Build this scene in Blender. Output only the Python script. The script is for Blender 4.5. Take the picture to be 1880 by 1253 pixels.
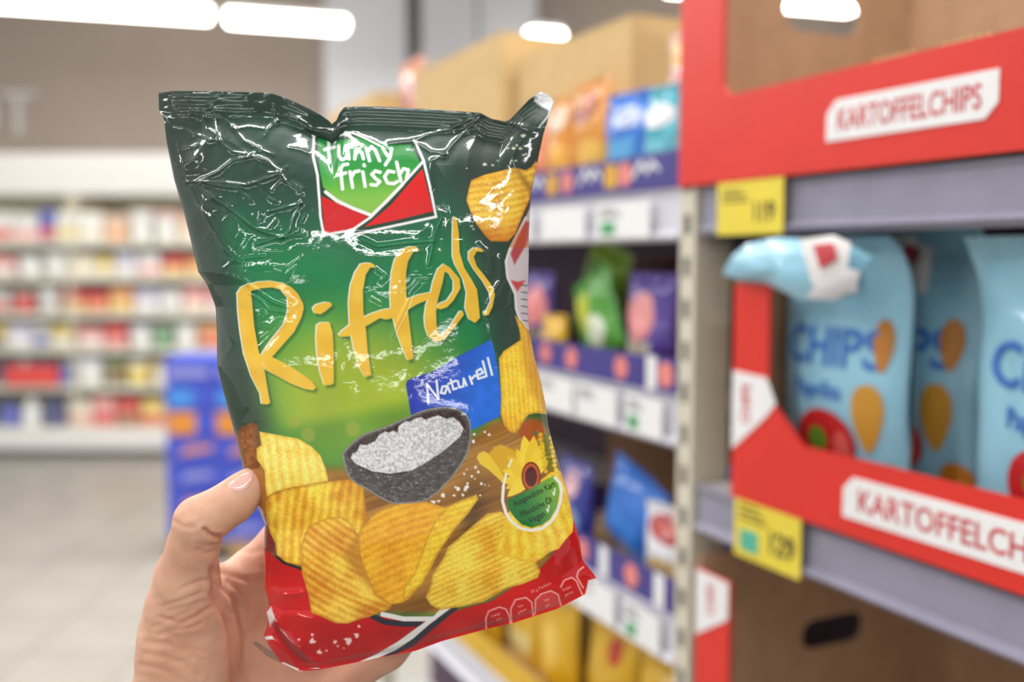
import bpy, bmesh, math, random
import numpy as np
from mathutils import Vector, Matrix
from mathutils.bvhtree import BVHTree

for o in list(bpy.data.objects):
    bpy.data.objects.remove(o, do_unlink=True)
SC = bpy.context.scene
COL = SC.collection

# ------------------------------------------------------------------ camera
F_PX = 1828.0                      # focal length in pixels of the 1880 x 1253 frame (35 mm lens)
PITCH = math.radians(4.83)         # camera looks slightly down
CAM = Vector((0.0, 0.0, 1.5))
cam_data = bpy.data.cameras.new('camera')
cam_data.sensor_width = 36.0
cam_data.lens = 36.0 * F_PX / 1880.0
cam_data.clip_start = 0.02
cam_data.clip_end = 60
cam_data.dof.use_dof = True
cam_data.dof.focus_distance = 0.492
cam_data.dof.aperture_fstop = 3.5
cam = bpy.data.objects.new('camera', cam_data)
COL.objects.link(cam)
cam.location = CAM
cam.rotation_euler = (math.pi / 2 - PITCH, 0, 0)
SC.camera = cam

# ------------------------------------------------------------------ world and lamps
world = bpy.data.worlds.new('store_light'); SC.world = world
world.use_nodes = True
bg = world.node_tree.nodes['Background']
bg.inputs[0].default_value = (1.0, 0.985, 0.965, 1)
bg.inputs[1].default_value = 0.62
SC.view_settings.view_transform = 'Standard'
SC.view_settings.look = 'None'
SC.view_settings.exposure = 0.14
SC.view_settings.gamma = 1.0
SC.view_settings.use_curve_mapping = False

LAMP_Z = 3.1
def area(x, y, lx, ly, w, rz):
    ld = bpy.data.lights.new('ceiling_tube', 'AREA')
    ld.shape = 'RECTANGLE'; ld.size = lx; ld.size_y = ly; ld.energy = w; ld.color = (1.0, 0.99, 0.975)
    lo = bpy.data.objects.new('ceiling_tube', ld); COL.objects.link(lo)
    lo.location = (x, y, LAMP_Z); lo.rotation_euler = (0, 0, rz)
ROWDIR = math.atan2(0.31, 1.0)
for yy in (-3.8, -1.4, 1.0, 3.2, 5.0):          # further rows of the same ceiling tubes, over and behind the photographer
    for xx in (-3.6, -1.8, 0.0, 1.8):
        area(xx, yy + 0.31 * xx, 1.5, 0.14, (24.0 if yy < 2 else (28.0 if yy < 4 else 46.0)), ROWDIR)

# ------------------------------------------------------------------ helpers
FW = Vector((0, math.cos(PITCH), -math.sin(PITCH)))
UP = Vector((0, math.sin(PITCH), math.cos(PITCH)))
RT = Vector((1, 0, 0))
def P(px, py, d):                  # the point at depth d (metres) that a traced photo position stands for
    return CAM + d * (FW + RT * ((px - 940) / F_PX) + UP * ((626.5 - py) / F_PX))

def lin(c):
    c = np.asarray(c, float)
    return np.where(c <= 0.04045, c / 12.92, ((c + 0.055) / 1.055) ** 2.4)
def srgb(r, g, b):
    l = lin(np.array([r, g, b]) / 255.0)
    return (float(l[0]), float(l[1]), float(l[2]), 1.0)

MATS = {}
def mat(name, rgb, rough=0.5, metal=0.0, var=0.06, scale=30.0, bump=0.0, coat=0.0, emit=0.0, spec=0.5, sss=0.0, stretch=None):
    if name in MATS: return MATS[name]
    m = bpy.data.materials.new(name); m.use_nodes = True
    nt = m.node_tree; b = nt.nodes['Principled BSDF']
    c = srgb(*rgb)
    tc = nt.nodes.new('ShaderNodeTexCoord')
    nz = nt.nodes.new('ShaderNodeTexNoise'); nz.inputs['Scale'].default_value = scale; nz.inputs['Detail'].default_value = 4
    if stretch:
        mp = nt.nodes.new('ShaderNodeMapping'); mp.inputs['Scale'].default_value = stretch
        nt.links.new(tc.outputs['Object'], mp.inputs['Vector']); nt.links.new(mp.outputs['Vector'], nz.inputs['Vector'])
    else:
        nt.links.new(tc.outputs['Object'], nz.inputs['Vector'])
    rp = nt.nodes.new('ShaderNodeValToRGB')
    rp.color_ramp.elements[0].position = 0.3; rp.color_ramp.elements[1].position = 0.7
    rp.color_ramp.elements[0].color = tuple(max(0, v * (1 - var * 2)) for v in c[:3]) + (1,)
    rp.color_ramp.elements[1].color = tuple(min(1, v * (1 + var)) for v in c[:3]) + (1,)
    nt.links.new(nz.outputs['Fac'], rp.inputs['Fac'])
    nt.links.new(rp.outputs['Color'], b.inputs['Base Color'])
    b.inputs['Roughness'].default_value = rough
    b.inputs['Metallic'].default_value = metal
    b.inputs['Specular IOR Level'].default_value = spec
    b.inputs['Coat Weight'].default_value = coat
    b.inputs['Coat Roughness'].default_value = 0.08
    if sss:
        b.inputs['Subsurface Weight'].default_value = sss
        b.inputs['Subsurface Radius'].default_value = (0.008, 0.003, 0.0015)
        b.inputs['Subsurface Scale'].default_value = 1.0
    if emit:
        b.inputs['Emission Color'].default_value = c
        b.inputs['Emission Strength'].default_value = emit
    if bump:
        bp = nt.nodes.new('ShaderNodeBump'); bp.inputs['Strength'].default_value = bump; bp.inputs['Distance'].default_value = 0.002
        nt.links.new(nz.outputs['Fac'], bp.inputs['Height']); nt.links.new(bp.outputs['Normal'], b.inputs['Normal'])
    MATS[name] = m
    return m

def tag(o, label=None, cat=None, group=None, kind=None):
    if label: o['label'] = label
    if cat: o['category'] = cat
    if group: o['group'] = group
    if kind: o['kind'] = kind
    return o

def empty(name, loc=(0, 0, 0), rz=0.0):
    o = bpy.data.objects.new(name, None); COL.objects.link(o)
    o.location = loc; o.rotation_euler = (0, 0, rz); o.empty_display_size = 0.05
    return o

class MB:
    """collects faces of ONE physical piece"""
    def __init__(s): s.v = []; s.f = []
    def add(s, vs, fs):
        n = len(s.v); s.v += [tuple(v) for v in vs]; s.f += [tuple(i + n for i in f) for f in fs]; return s
    def box(s, x0, x1, y0, y1, z0, z1):
        vs = [(x, y, z) for z in (z0, z1) for y in (y0, y1) for x in (x0, x1)]
        return s.add(vs, [(0, 2, 3, 1), (4, 5, 7, 6), (0, 1, 5, 4), (2, 6, 7, 3), (0, 4, 6, 2), (1, 3, 7, 5)])
    def prism_y(s, pts, y0, y1):   # polygon in x,z pushed along y
        n = len(pts)
        vs = [(x, y0, z) for x, z in pts] + [(x, y1, z) for x, z in pts]
        fs = [tuple(range(n)), tuple(range(2 * n - 1, n - 1, -1))] + [(i, i + n, (i + 1) % n + n, (i + 1) % n) for i in range(n)]
        return s.add(vs, fs)
    def prism_x(s, pts, x0, x1):   # polygon in y,z pushed along x
        n = len(pts)
        vs = [(x0, y, z) for y, z in pts] + [(x1, y, z) for y, z in pts]
        fs = [tuple(range(n)), tuple(range(2 * n - 1, n - 1, -1))] + [(i, i + n, (i + 1) % n + n, (i + 1) % n) for i in range(n)]
        return s.add(vs, fs)
    def lathe(s, prof, n=16, cx=0, cy=0, sq=1.0):  # profile of (r, z)
        vs = []
        for r, z in prof:
            for k in range(n):
                a = 2 * math.pi * k / n
                c, q = math.cos(a), math.sin(a)
                if sq != 1.0:
                    e = (abs(c) ** sq + abs(q) ** sq) ** (-1 / sq); c *= e; q *= e
                vs.append((cx + r * c, cy + r * q, z))
        fs = []
        for j in range(len(prof) - 1):
            for k in range(n):
                fs.append((j * n + k, j * n + (k + 1) % n, (j + 1) * n + (k + 1) % n, (j + 1) * n + k))
        fs.append(tuple(range(n - 1, -1, -1))); fs.append(tuple((len(prof) - 1) * n + k for k in range(n)))
        return s.add(vs, fs)
    def build(s, name, m, parent=None, loc=(0, 0, 0), rz=0.0, bevel=0.0, smooth=False, seg=2):
        me = bpy.data.meshes.new(name); me.from_pydata(s.v, [], s.f)
        bm = bmesh.new(); bm.from_mesh(me); bmesh.ops.recalc_face_normals(bm, faces=bm.faces); bm.to_mesh(me); bm.free()
        if m: me.materials.append(m)
        if smooth:
            me.polygons.foreach_set('use_smooth', [True] * len(me.polygons))
        o = bpy.data.objects.new(name, me); COL.objects.link(o)
        o.location = loc; o.rotation_euler = (0, 0, rz)
        if parent: o.parent = parent
        if bevel:
            b = o.modifiers.new('bevel', 'BEVEL'); b.width = bevel; b.segments = seg; b.limit_method = 'ANGLE'
        return o

def mesh_np(name, V, Q, m, parent=None, smooth=True, col=None):
    """mesh from numpy vertices and quads"""
    me = bpy.data.meshes.new(name)
    nv, nq = len(V), len(Q); k = Q.shape[1]
    me.vertices.add(nv); me.vertices.foreach_set('co', np.ascontiguousarray(V, dtype=np.float32).ravel())
    me.loops.add(nq * k); me.loops.foreach_set('vertex_index', np.ascontiguousarray(Q, dtype=np.int32).ravel())
    me.polygons.add(nq)
    me.polygons.foreach_set('loop_start', np.arange(0, nq * k, k, dtype=np.int32))
    me.polygons.foreach_set('loop_total', np.full(nq, k, dtype=np.int32))
    me.polygons.foreach_set('use_smooth', np.full(nq, smooth, dtype=bool))
    me.update(calc_edges=True); me.validate()
    if col is not None:
        a = me.color_attributes.new('print', 'FLOAT_COLOR', 'POINT')
        c4 = np.ones((nv, 4), np.float32); c4[:, :3] = col
        a.data.foreach_set('color', c4.ravel())
    if m: me.materials.append(m)
    o = bpy.data.objects.new(name, me); COL.objects.link(o)
    if parent: o.parent = parent
    return o

_txt = {}
def text_tris(s, bold=0.0):
    """triangles of a line of plain lettering, x centred, cap height 1"""
    if (s, bold) in _txt: return _txt[(s, bold)]
    cu = bpy.data.curves.new('t', 'FONT'); cu.body = s; cu.align_x = 'CENTER'; cu.size = 1.0; cu.resolution_u = 3; cu.offset = bold
    ob = bpy.data.objects.new('t', cu); COL.objects.link(ob)
    dg = bpy.context.evaluated_depsgraph_get()
    me = bpy.data.meshes.new_from_object(ob.evaluated_get(dg))
    me.calc_loop_triangles()
    V = np.array([v.co[:2] for v in me.vertices]); T = np.array([t.vertices for t in me.loop_triangles])
    bpy.data.objects.remove(ob); bpy.data.curves.remove(cu); bpy.data.meshes.remove(me)
    V = V / 0.69
    _txt[(s, bold)] = (V, T)
    return _txt[(s, bold)]

# value noise
def _hash(ix, iy, seed):
    h = (ix.astype(np.int64) * 374761393 + iy.astype(np.int64) * 668265263 + seed * 974634777) & 0xffffffff
    h = ((h ^ (h >> 13)) * 1274126177) & 0xffffffff
    return ((h ^ (h >> 16)) & 0xffff) / 65535.0
def noise2(x, y, seed=0):
    x0 = np.floor(x); y0 = np.floor(y); fx = x - x0; fy = y - y0
    fx = fx * fx * fx * (fx * (fx * 6 - 15) + 10); fy = fy * fy * fy * (fy * (fy * 6 - 15) + 10)
    a = _hash(x0, y0, seed); b = _hash(x0 + 1, y0, seed); c = _hash(x0, y0 + 1, seed); d = _hash(x0 + 1, y0 + 1, seed)
    return (a + (b - a) * fx) * (1 - fy) + (c + (d - c) * fx) * fy
def smooth(a, b, x):
    t = np.clip((x - a) / (b - a), 0, 1); return t * t * (3 - 2 * t)

# frame of the chip shelving: local x runs along the shelf towards the camera, local y into the shelf, z up
SA = (-0.4338, 0.9010); SD = (0.9010, 0.4338); SO = (0.2215, 1.157)
SRZ = math.atan2(-0.9010, 0.4338)
def G(gx, gy, gz):
    return Vector((SO[0] - gx * SA[0] + gy * SD[0], SO[1] - gx * SA[1] + gy * SD[1], gz))
# ================================================================== the room
M_floor = mat('floor_tile', (162, 157, 149), 0.32, var=0.04, scale=3)
M_grout = mat('floor_grout', (138, 133, 125), 0.7, var=0.05, scale=20)
M_wall = mat('taupe_wall', (194, 180, 168), 0.8, var=0.03, scale=1.5)
M_ceil = mat('grey_ceiling', (140, 132, 126), 0.9, var=0.04, scale=2)
M_panel = mat('pale_panel', (238, 241, 248), 0.6, var=0.02, scale=3)
M_panel_gap = mat('panel_gap', (150, 154, 164), 0.7)
M_trimw = mat('trim_grey', (150, 148, 146), 0.6)

floor = MB().box(-9, 9, -9, 9.2, -0.06, -0.004).build('floor', M_grout); tag(floor, kind='structure')
tile_me = None
TS = 0.42
for i in range(-11, 4):
    for j in range(5, 20):
        if tile_me is None:
            t = MB().box(-TS / 2 + .004, TS / 2 - .004, -TS / 2 + .004, TS / 2 - .004, -0.004, 0.0).build('floor_tile', M_floor, floor)
            tile_me = t.data
        else:
            t = bpy.data.objects.new('floor_tile', tile_me); COL.objects.link(t); t.parent = floor
        t.location = (i * TS + 0.05, j * TS + 0.1, 0)
wall = MB().box(-9, 9, 8.45, 8.7, 0, 4.0).build('wall_back', M_wall); tag(wall, kind='structure')
ceil = MB().box(-9, 9, -9, 8.7, 3.75, 3.9).build('ceiling', M_ceil); tag(ceil, kind='structure')
# panelled pillar in front of the back wall
pil = MB().box(-1.50, 0.20, 8.15, 8.45, 0, 3.75).build('wall_pillar', M_panel_gap); tag(pil, kind='structure')
for x0, x1 in ((-1.50, -0.84), (-0.72, -0.28), (-0.26, 0.20)):
    MB().box(x0, x1, 8.10, 8.15, 0.0, 3.74).build('panel', M_panel, pil, bevel=0.01)
MB().lathe([(0.03, 0), (0.03, 3.74)], 12, -0.78, 8.12).build('pipe', M_trimw, pil, smooth=True)

# sign letters on the wall
M_letter = mat('sign_white', (240, 240, 238), 0.4)
def sign_letter(ch, x, z, h, label):
    V, T = text_tris(ch)
    n = len(V); vs = [(a * h, -0.03, b * h) for a, b in V] + [(a * h, 0.03, b * h) for a, b in V]
    fs = [tuple(t) for t in T] + [tuple(i + n for i in t[::-1]) for t in T]
    from collections import Counter
    ed = Counter()
    for t in T:
        for k in range(3): ed[(t[k], t[(k + 1) % 3])] += 1
    for (a, b) in ed:
        if (b, a) not in ed: fs.append((a, a + n, b + n, b))
    m = MB(); m.add(vs, fs)
    tag(m.build('sign_letter', M_letter, loc=(x, 8.41, z)), label, 'letter', 'white letters on the taupe wall')
def wp(px, py, y): # x,z on the vertical plane y
    q = P(px, py, 1.0) - CAM
    k = y / q.y
    return q.x * k, CAM.z + q.z * k
lx, lz = wp(36, 248, 8.41)
sign_letter('T', lx, lz, 0.36, 'white capital letter T mounted on the taupe wall above the cooler')
lx, lz = wp(-42, 248, 8.41)
sign_letter('O', lx, lz, 0.36, 'round white letter cut off by the left picture edge, beside the T')

# ------------------------------------------------------------------ tube lights in view
M_tube = mat('tube_glow', (255, 252, 245), 0.4, emit=14.0, var=0.0)
M_house = mat('lamp_housing', (225, 225, 222), 0.5)
def tube_light(x0, y0, x1, y1, z, label, hh=0.075):
    c = ((x0 + x1) / 2, (y0 + y1) / 2); L = math.hypot(x1 - x0, y1 - y0); rz = math.atan2(y1 - y0, x1 - x0)
    r = empty('ceiling_light', (c[0], c[1], z), rz); tag(r, label, 'ceiling light', 'ceiling tube lights')
    MB().box(-L / 2, L / 2, -.07, .07, 0, hh).build('diffuser', M_tube, r, bevel=.02)
    MB().box(-L / 2 - .01, L / 2 + .01, -.05, .05, hh, hh + .05).build('housing', M_house, r, bevel=.005)
    for s in (-1, 1):
        MB().lathe([(.006, hh + .04), (.006, 3.75 - z)], 8, s * L * .35, 0).build('hanger', M_house, r)
tube_light(-4.6, 5.96, -1.99, 6.73, 3.055, 'long white tube light at the upper left, the one that leaves the picture')
tube_light(-1.89, 6.76, -1.14, 7.0, 3.045, 'shorter white tube light ending in front of the pale pillar')
tube_light(0.12, 7.38, 0.36, 7.46, 3.06, 'short stub of white tube light at the right edge of the pale pillar')
tube_light(1.08, 7.1, 1.36, 7.18, 3.335, 'sliver of white tube light at the top edge beside the red carton')
tube_light(1.80, 6.95, 2.38, 7.12, 3.20, 'white tube light glimpsed through the hand hole of the empty carton', 0.16)
# ================================================================== chip shelving on the right
M_post = mat('cream_metal', (214, 208, 190), 0.45, var=0.03)
M_dark = mat('dark_steel', (92, 92, 100), 0.5)
M_rail = mat('grey_rail', (216, 216, 226), 0.3, var=0.03)
M_rail_r = mat('lilac_grey_rail', (150, 148, 166), 0.3, var=0.04)
M_board = mat('shelf_board', (196, 192, 190), 0.5)
M_back = mat('shelf_back', (92, 74, 92), 0.7)
M_white = mat('paper_white', (240, 240, 240), 0.6, var=0.02)
M_ink = mat('black_ink', (40, 38, 42), 0.6)
M_yellow = mat('yellow_card', (238, 216, 70), 0.5, var=0.04)
M_green = mat('green_print', (70, 165, 100), 0.6)
M_teal = mat('teal_print', (90, 190, 160), 0.6)
M_red = mat('red_card', (222, 48, 36), 0.45, var=0.03, scale=12)
M_redink = mat('red_ink', (205, 40, 50), 0.5)
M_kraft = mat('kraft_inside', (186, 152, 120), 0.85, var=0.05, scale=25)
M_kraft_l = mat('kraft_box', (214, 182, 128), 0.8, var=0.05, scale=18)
M_navy = mat('violet_strip', (70, 62, 140), 0.45, var=0.05)
M_pink = mat('pink_print', (238, 140, 130), 0.5)
M_amber = mat('amber_print', (224, 170, 40), 0.5)

def boxpart(name, m, parent, x0, x1, y0, y1, z0, z1, bevel=0.002):
    return MB().box(x0, x1, y0, y1, z0, z1).build(name, m, parent, bevel=bevel)

def slotted_post(name, parent, x0, x1, y0, y1, z0, z1):
    """hollow upright whose face has a column of slots"""
    m = MB(); w = x1 - x0
    sa, sb = x0 + w * .24, x0 + w * .66
    t = .0025
    m.box(x0, sa, y0, y0 + t, z0, z1); m.box(sb, x1, y0, y0 + t, z0, z1)
    z = z0
    while z < z1:
        m.box(sa, sb, y0, y0 + t, z, min(z + .026, z1)); z += .05
    m.box(x0, x0 + t, y0 + t, y1, z0, z1); m.box(x1 - t, x1, y0 + t, y1, z0, z1)
    p = m.build(name, M_post, parent)
    MB().box(x0 + t, x1 - t, y0 + .018, y0 + .021, z0, z1).build('slot_shade', M_ink, p)  # black sheet standing in for the shade inside the slots
    return p

def shelf_unit(label, gx0, gx1, levels, rail_m, rail_h, depth=0.42, top=2.0):
    r = empty('shelf_unit', G(0, 0, 0), SRZ); tag(r, label, 'shelf')
    boxpart('back_panel', M_back, r, gx0, gx1, depth, depth + .012, 0.05, top)
    boxpart('plinth', M_board, r, gx0, gx1, .03, depth, 0.0, .12)
    for z in levels:
        s = boxpart('shelf_board', M_board, r, gx0, gx1, 0.014, depth, z - .026, z)
        m = MB().prism_x([(0.012, z - rail_h), (-.004, z - rail_h), (-.010, z - rail_h + .006), (-.001, z - rail_h + .012), (-.001, z - .008), (-.006, z - .002), (.0, z), (0.012, z)], gx0, gx1)
        m.build('price_rail', rail_m, s)
    return r

right_unit = shelf_unit('near bay of the chip shelving with grey price rails, right of the slotted post', 0.0, 1.05, (1.232, 1.580, 0.86), M_rail_r, .056)
slotted_post('slotted_post', right_unit, -.038, -.008, -0.006, .046, 0.0, 1.579)
# bracket ends of the two shelves
for z in (1.225, 1.573):
    boxpart('bracket', M_dark, right_unit, .004, .022, .004, .20, z - .055, z - .004)
left_unit = shelf_unit('far bay of the chip shelving with pale price rails, left of the slotted post', -2.0, -.042, (0.78, 1.058, 1.332, 1.583), M_rail, .064, top=1.66)
slotted_post('slotted_post', left_unit, -1.28, -1.25, 0.016, .046, 0.0, 1.66)

# ------------------------------------------------------------------ price cards
def text_part(s, m, parent, x, z, y, h, th=.0004, shear=0.0, name='lettering', rot=0.0, sx=1.0, bold=0.022):
    V, T = text_tris(s, bold)
    c, q = math.cos(rot), math.sin(rot)
    vs = []
    for a, b in V:
        a, b = (a * sx + b * shear) * h, (b - .5) * h
        vs.append((x + a * c - b * q, y, z + a * q + b * c))
    me = MB(); me.add(vs, [tuple(t) for t in T])
    return me.build(name, m, parent)

def price_card(gx, z, w, h, m, label, digits=None, block=None, bars=True, group=None):
    r = MB().box(-w / 2, w / 2, -.0012, 0, 0, h).build('price_card', m, loc=G(gx, -.0106, z), rz=SRZ)
    tag(r, label, 'price card', group)
    if bars:
        for k in range(3):
            MB().box(-w * .42, -w * .42 + w * (.3 + .06 * k), -.0017, -.0012, h * (.82 - .1 * k), h * (.82 - .1 * k) + h * .035).build('text_line', M_ink, r)
    if digits: text_part(digits, M_ink, r, w * .22, h * .42, -.0018, h * .34, sx=.85)
    if block: MB().box(-w * .40, -w * .12, -.0018, -.0012, h * .12, h * .46).build('printed_block', block, r)
    return r
price_card(.133, 1.173, .105, .068, M_yellow, 'yellow price card below the lower red tray of potato chips', '129', M_teal)
price_card(.094, 1.524, .108, .057, M_yellow, 'yellow price card below the upper red carton, beside the slotted post', '119')
ranks = ['nearest', 'second', 'third', 'fourth', 'fifth', 'sixth']
for lv, zz, nm in ((1.332, 1.274, 'middle'), (1.058, 1.0, 'lower')):
    for k in range(5):
        gx = -.105 - k * .118
        price_card(gx, zz, .108 if k else .085, .05, M_white, f'white price card on the {nm} rail, {ranks[k]} to the slotted post' if k == 0 else f'white price card on the {nm} rail, {ranks[k]} from the slotted post', None, M_green if k == 0 else None, True, f'white price cards on the {nm} rail')
for k in range(3):
    price_card(-.16 - k * .16, 1.524, .13, .046, M_white, f'pale price card on the top rail, {ranks[k]} from the slotted post', None, M_green if k == 0 else None, k != 1, 'pale price cards on the top rail')

# ------------------------------------------------------------------ printed strips standing on the shelf fronts (display trays)
def strip_tray(gx0, gx1, z, h, label, spots, m=M_navy, depth=.34):
    r = empty('display_tray', G((gx0 + gx1) / 2, 0, z), SRZ); tag(r, label, 'tray')
    w = gx1 - gx0
    boxpart('front', m, r, -w / 2, w / 2, -.004, -.001, 0.001, h, 0)
    boxpart('base', M_kraft_l, r, -w / 2, w / 2, -.001, depth, .0005, .003, 0)
    for s in (-1, 1): boxpart('side', m, r, s * w / 2 - .0015, s * w / 2 + .0015, -.001, depth, .0005, h * 1.1, 0)
    for (x, kind) in spots:
        x -= (gx0 + gx1) / 2
        if kind == 'p':
            pts = [(x + h * .36 * math.cos(a), h * .52 + h * .36 * math.sin(a)) for a in np.linspace(0, 2 * math.pi, 19)[:-1]]
            MB().prism_y(pts, -.0048, -.004).build('round_logo', M_pink, r)
        elif kind == 'a':
            MB().box(x - h * .34, x + h * .34, -.0048, -.004, h * .18, h * .86).build('square_logo', M_amber, r)
        elif kind == 'w':
            MB().box(x - .011, x + .011, -.0048, -.004, 0.002, h * .98).build('white_band', M_white, r)
        elif kind == 's':
            pts = [(x - .03, h * .35), (x - .012, h * .72), (x + .002, h * .42), (x + .014, h * .70), (x + .028, h * .45), (x + .03, h * .55), (x + .012, h * .86), (x, h * .58), (x - .013, h * .9), (x - .034, h * .42)]
            MB().prism_y(pts, -.0048, -.004).build('script_mark', M_white, r)
    return r
strip_tray(-.545, -.045, 1.583, .045, 'violet display tray on the top shelf beside the slotted post, holding orange and blue bags',
           [(-.115, 's'), (-.165, 'p'), (-.20, 'a'), (-.255, 's'), (-.32, 'p'), (-.365, 'a'), (-.42, 's')], depth=.078)
strip_tray(-.60, -.115, 1.332, .043, 'violet display tray with pink round logos on the middle shelf', [(-.17, 'p'), (-.305, 'p'), (-.385, 'p'), (-.48, 'p')])
strip_tray(-.108, -.045, 1.332, .045, 'small violet display tray with one pink logo, beside the slotted post', [(-.067, 'p'), (-.098, 'w')])
strip_tray(-.52, -.045, 1.058, .045, 'violet display tray on the lower shelf under the blue bags', [(-.075, 'w'), (-.14, 'p'), (-.21, 'w'), (-.27, 'p'), (-.36, 'p')])
M_mustard = mat('mustard_strip', (222, 176, 40), 0.5)
strip_tray(-1.0, -.2, 0.78, .05, 'mustard yellow display tray at the lowest visible shelf', [], M_mustard)

# ------------------------------------------------------------------ red cartons
def wall_with_hole(y0, y1, z0, z1, hy0, hy1, hz0, hz1, x0, x1, r):
    """end wall (plane across the shelf) with a rounded hand hole"""
    out = [(y0, z0), (y1, z0), (y1, z1), (y0, z1)]
    hole = []
    rr = (hz1 - hz0) / 2 * r
    for cx, cz, a0 in ((hy1 - rr, hz0 + rr, -90), (hy1 - rr, hz1 - rr, 0), (hy0 + rr, hz1 - rr, 90), (hy0 + rr, hz0 + rr, 180)):
        for k in range(7):
            a = math.radians(a0 + 15 * k); hole.append((cx + rr * math.cos(a), cz + rr * math.sin(a)))
    m = MB(); n = len(hole)
    # ring between hole and rectangle: connect each hole point to its projection on the rectangle edge
    outp = []
    cy, cz = (hy0 + hy1) / 2, (hz0 + hz1) / 2
    for (a, b) in hole:
        dx, dz = a - cy, b - cz
        k = min(((y1 - cy) / dx) if dx > 1e-9 else ((y0 - cy) / dx if dx < -1e-9 else 1e9), ((z1 - cz) / dz) if dz > 1e-9 else ((z0 - cz) / dz if dz < -1e-9 else 1e9))
        outp.append((cy + dx * k, cz + dz * k))
    # make sure rectangle corners are kept
    for c in out:
        i = min(range(n), key=lambda q: math.hypot(outp[q][0] - c[0], outp[q][1] - c[1])); outp[i] = c
    vs = [(x0, *p) for p in hole] + [(x0, *p) for p in outp] + [(x1, *p) for p in hole] + [(x1, *p) for p in outp]
    fs = []
    for i in range(n):
        j = (i + 1) % n
        fs += [(i, j, n + j, n + i), (2 * n + i, 3 * n + i, 3 * n + j, 2 * n + j), (i, 2 * n + i, 2 * n + j, j), (n + i, n + j, 3 * n + j, 3 * n + i)]
    m.add(vs, fs)
    return m

def red_carton(label, gx0, gx1, z0, band, corner_w, corner_h, height, depth, hole, sign_gx=None, sign_w=.2, sign_h=.05, y_front=-.012, white_corner=False, chips_side=True, end_low=None):
    r = empty('red_carton', G(gx0, y_front, z0), SRZ); tag(r, label, 'carton')
    W = gx1 - gx0; t = .004
    sl = .055
    pts = [(0, 0), (W, 0), (W, band), (corner_w + sl, band), (corner_w, band + sl * .8), (corner_w, corner_h), (0, corner_h)]
    if not white_corner: pts = [(0, 0), (W, 0), (W, band), (corner_w + .012, band), (corner_w, band + .012), (corner_w, corner_h), (0, corner_h)]
    fr = MB().prism_y(pts, 0, t).build('front_panel', M_red, r)
    # torn perforation nubs along the cut
    for k in range(int((W - corner_w - sl) / .0085)):
        if corner_h > .3 and k > 18 and random.random() < .6:
            x = corner_w + sl + k * .0085
            MB().box(x, x + .004, .0005, t - .0005, band, band + .0025).build('torn_edge', M_kraft_l, fr)
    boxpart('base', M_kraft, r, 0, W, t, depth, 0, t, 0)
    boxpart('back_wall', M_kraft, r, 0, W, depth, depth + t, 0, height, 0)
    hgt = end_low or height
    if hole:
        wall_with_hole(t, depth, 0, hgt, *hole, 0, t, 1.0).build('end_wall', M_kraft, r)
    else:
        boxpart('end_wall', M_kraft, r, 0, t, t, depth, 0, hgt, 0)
    if sign_gx is not None:
        c = .012; x0, x1 = sign_gx - gx0, sign_gx - gx0 + sign_w
        zc = band * .5
        a, b = zc - sign_h / 2, zc + sign_h / 2
        s = MB().prism_y([(x0, a), (x1 - c, a), (x1, a + c), (x1, b), (x0 + c, b), (x0, b - c)], -.0012, 0).build('sign_panel', M_white, fr)
        tx = text_part('KARTOFFELCHIPS', M_redink, s, (x0 + x1) / 2, zc, -.0016, sign_h * .52, sx=1.0, bold=.012)
        # fit the width
        xs = [v.co.x for v in tx.data.vertices]; k = (x1 - x0) * .84 / (max(xs) - min(xs)); mid = (max(xs) + min(xs)) / 2
        for v in tx.data.vertices: v.co.x = (x0 + x1) / 2 + (v.co.x - mid) * k
    return r, fr
random.seed(4)
# upper, empty
upper, fr = red_carton('upper red carton, emptied, with a KARTOFFELCHIPS front and kraft inside', -.034, .62, 1.582, .093, .080, .36, .36, .36,
           (.150, .272, .196, .243), sign_gx=.208, sign_w=.188, sign_h=.038)
# middle, full of pale blue bags
middle, fr = red_carton('lower red tray with a KARTOFFELCHIPS front, holding the pale blue bags', .0735, .72, 1.236, .075, .057, .235, .24, .33, None,
           sign_gx=.243, sign_w=.25, sign_h=.040, white_corner=True)
lab = MB().prism_y([(.001, .053), (.001, .140), (.056, .138), (.071, .112), (.058, .098)], -.0012, 0).build('white_flap', M_white, fr)
text_part('CHIPS', M_redink, lab, .024, .106, -.0016, .014, rot=math.pi / 2, sx=.8)
# bottom
bottom, fr = red_carton('bottom red and white carton, emptied, with a dark hand hole in its kraft end wall', .012, .66, 0.862, .10, .062, .275, .29, .36,
           (.160, .262, .146, .184))
MB().prism_y([(.001, .195), (.001, .274), (.061, .274), (.061, .232)], -.0012, 0).build('white_flap', M_white, fr)
text_part('CHIPS', M_redink, fr, .030, .246, -.0016, .012, rot=math.pi / 2, sx=.8)
# ================================================================== the bag of crisps in the hand
def zc(o, k, pts):                 # positions noted on an enlarged detail -> photo positions
    return [(o[0] + x / k, o[1] + y / k) for x, y in pts]
Z1 = ((270, 150), 3.581); Z2 = ((650, 150), 3.581); Z3 = ((380, 420), 3.684); Z4 = ((660, 400), 3.48)
Z5 = ((400, 740), 2.506); Z6 = ((740, 730), 2.913); Z8 = ((460, 1010), 2.848)
ZL = ((560, 230), 5.696); ZS = ((860, 780), 5.695); ZB = ((620, 740), 6.265)

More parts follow.
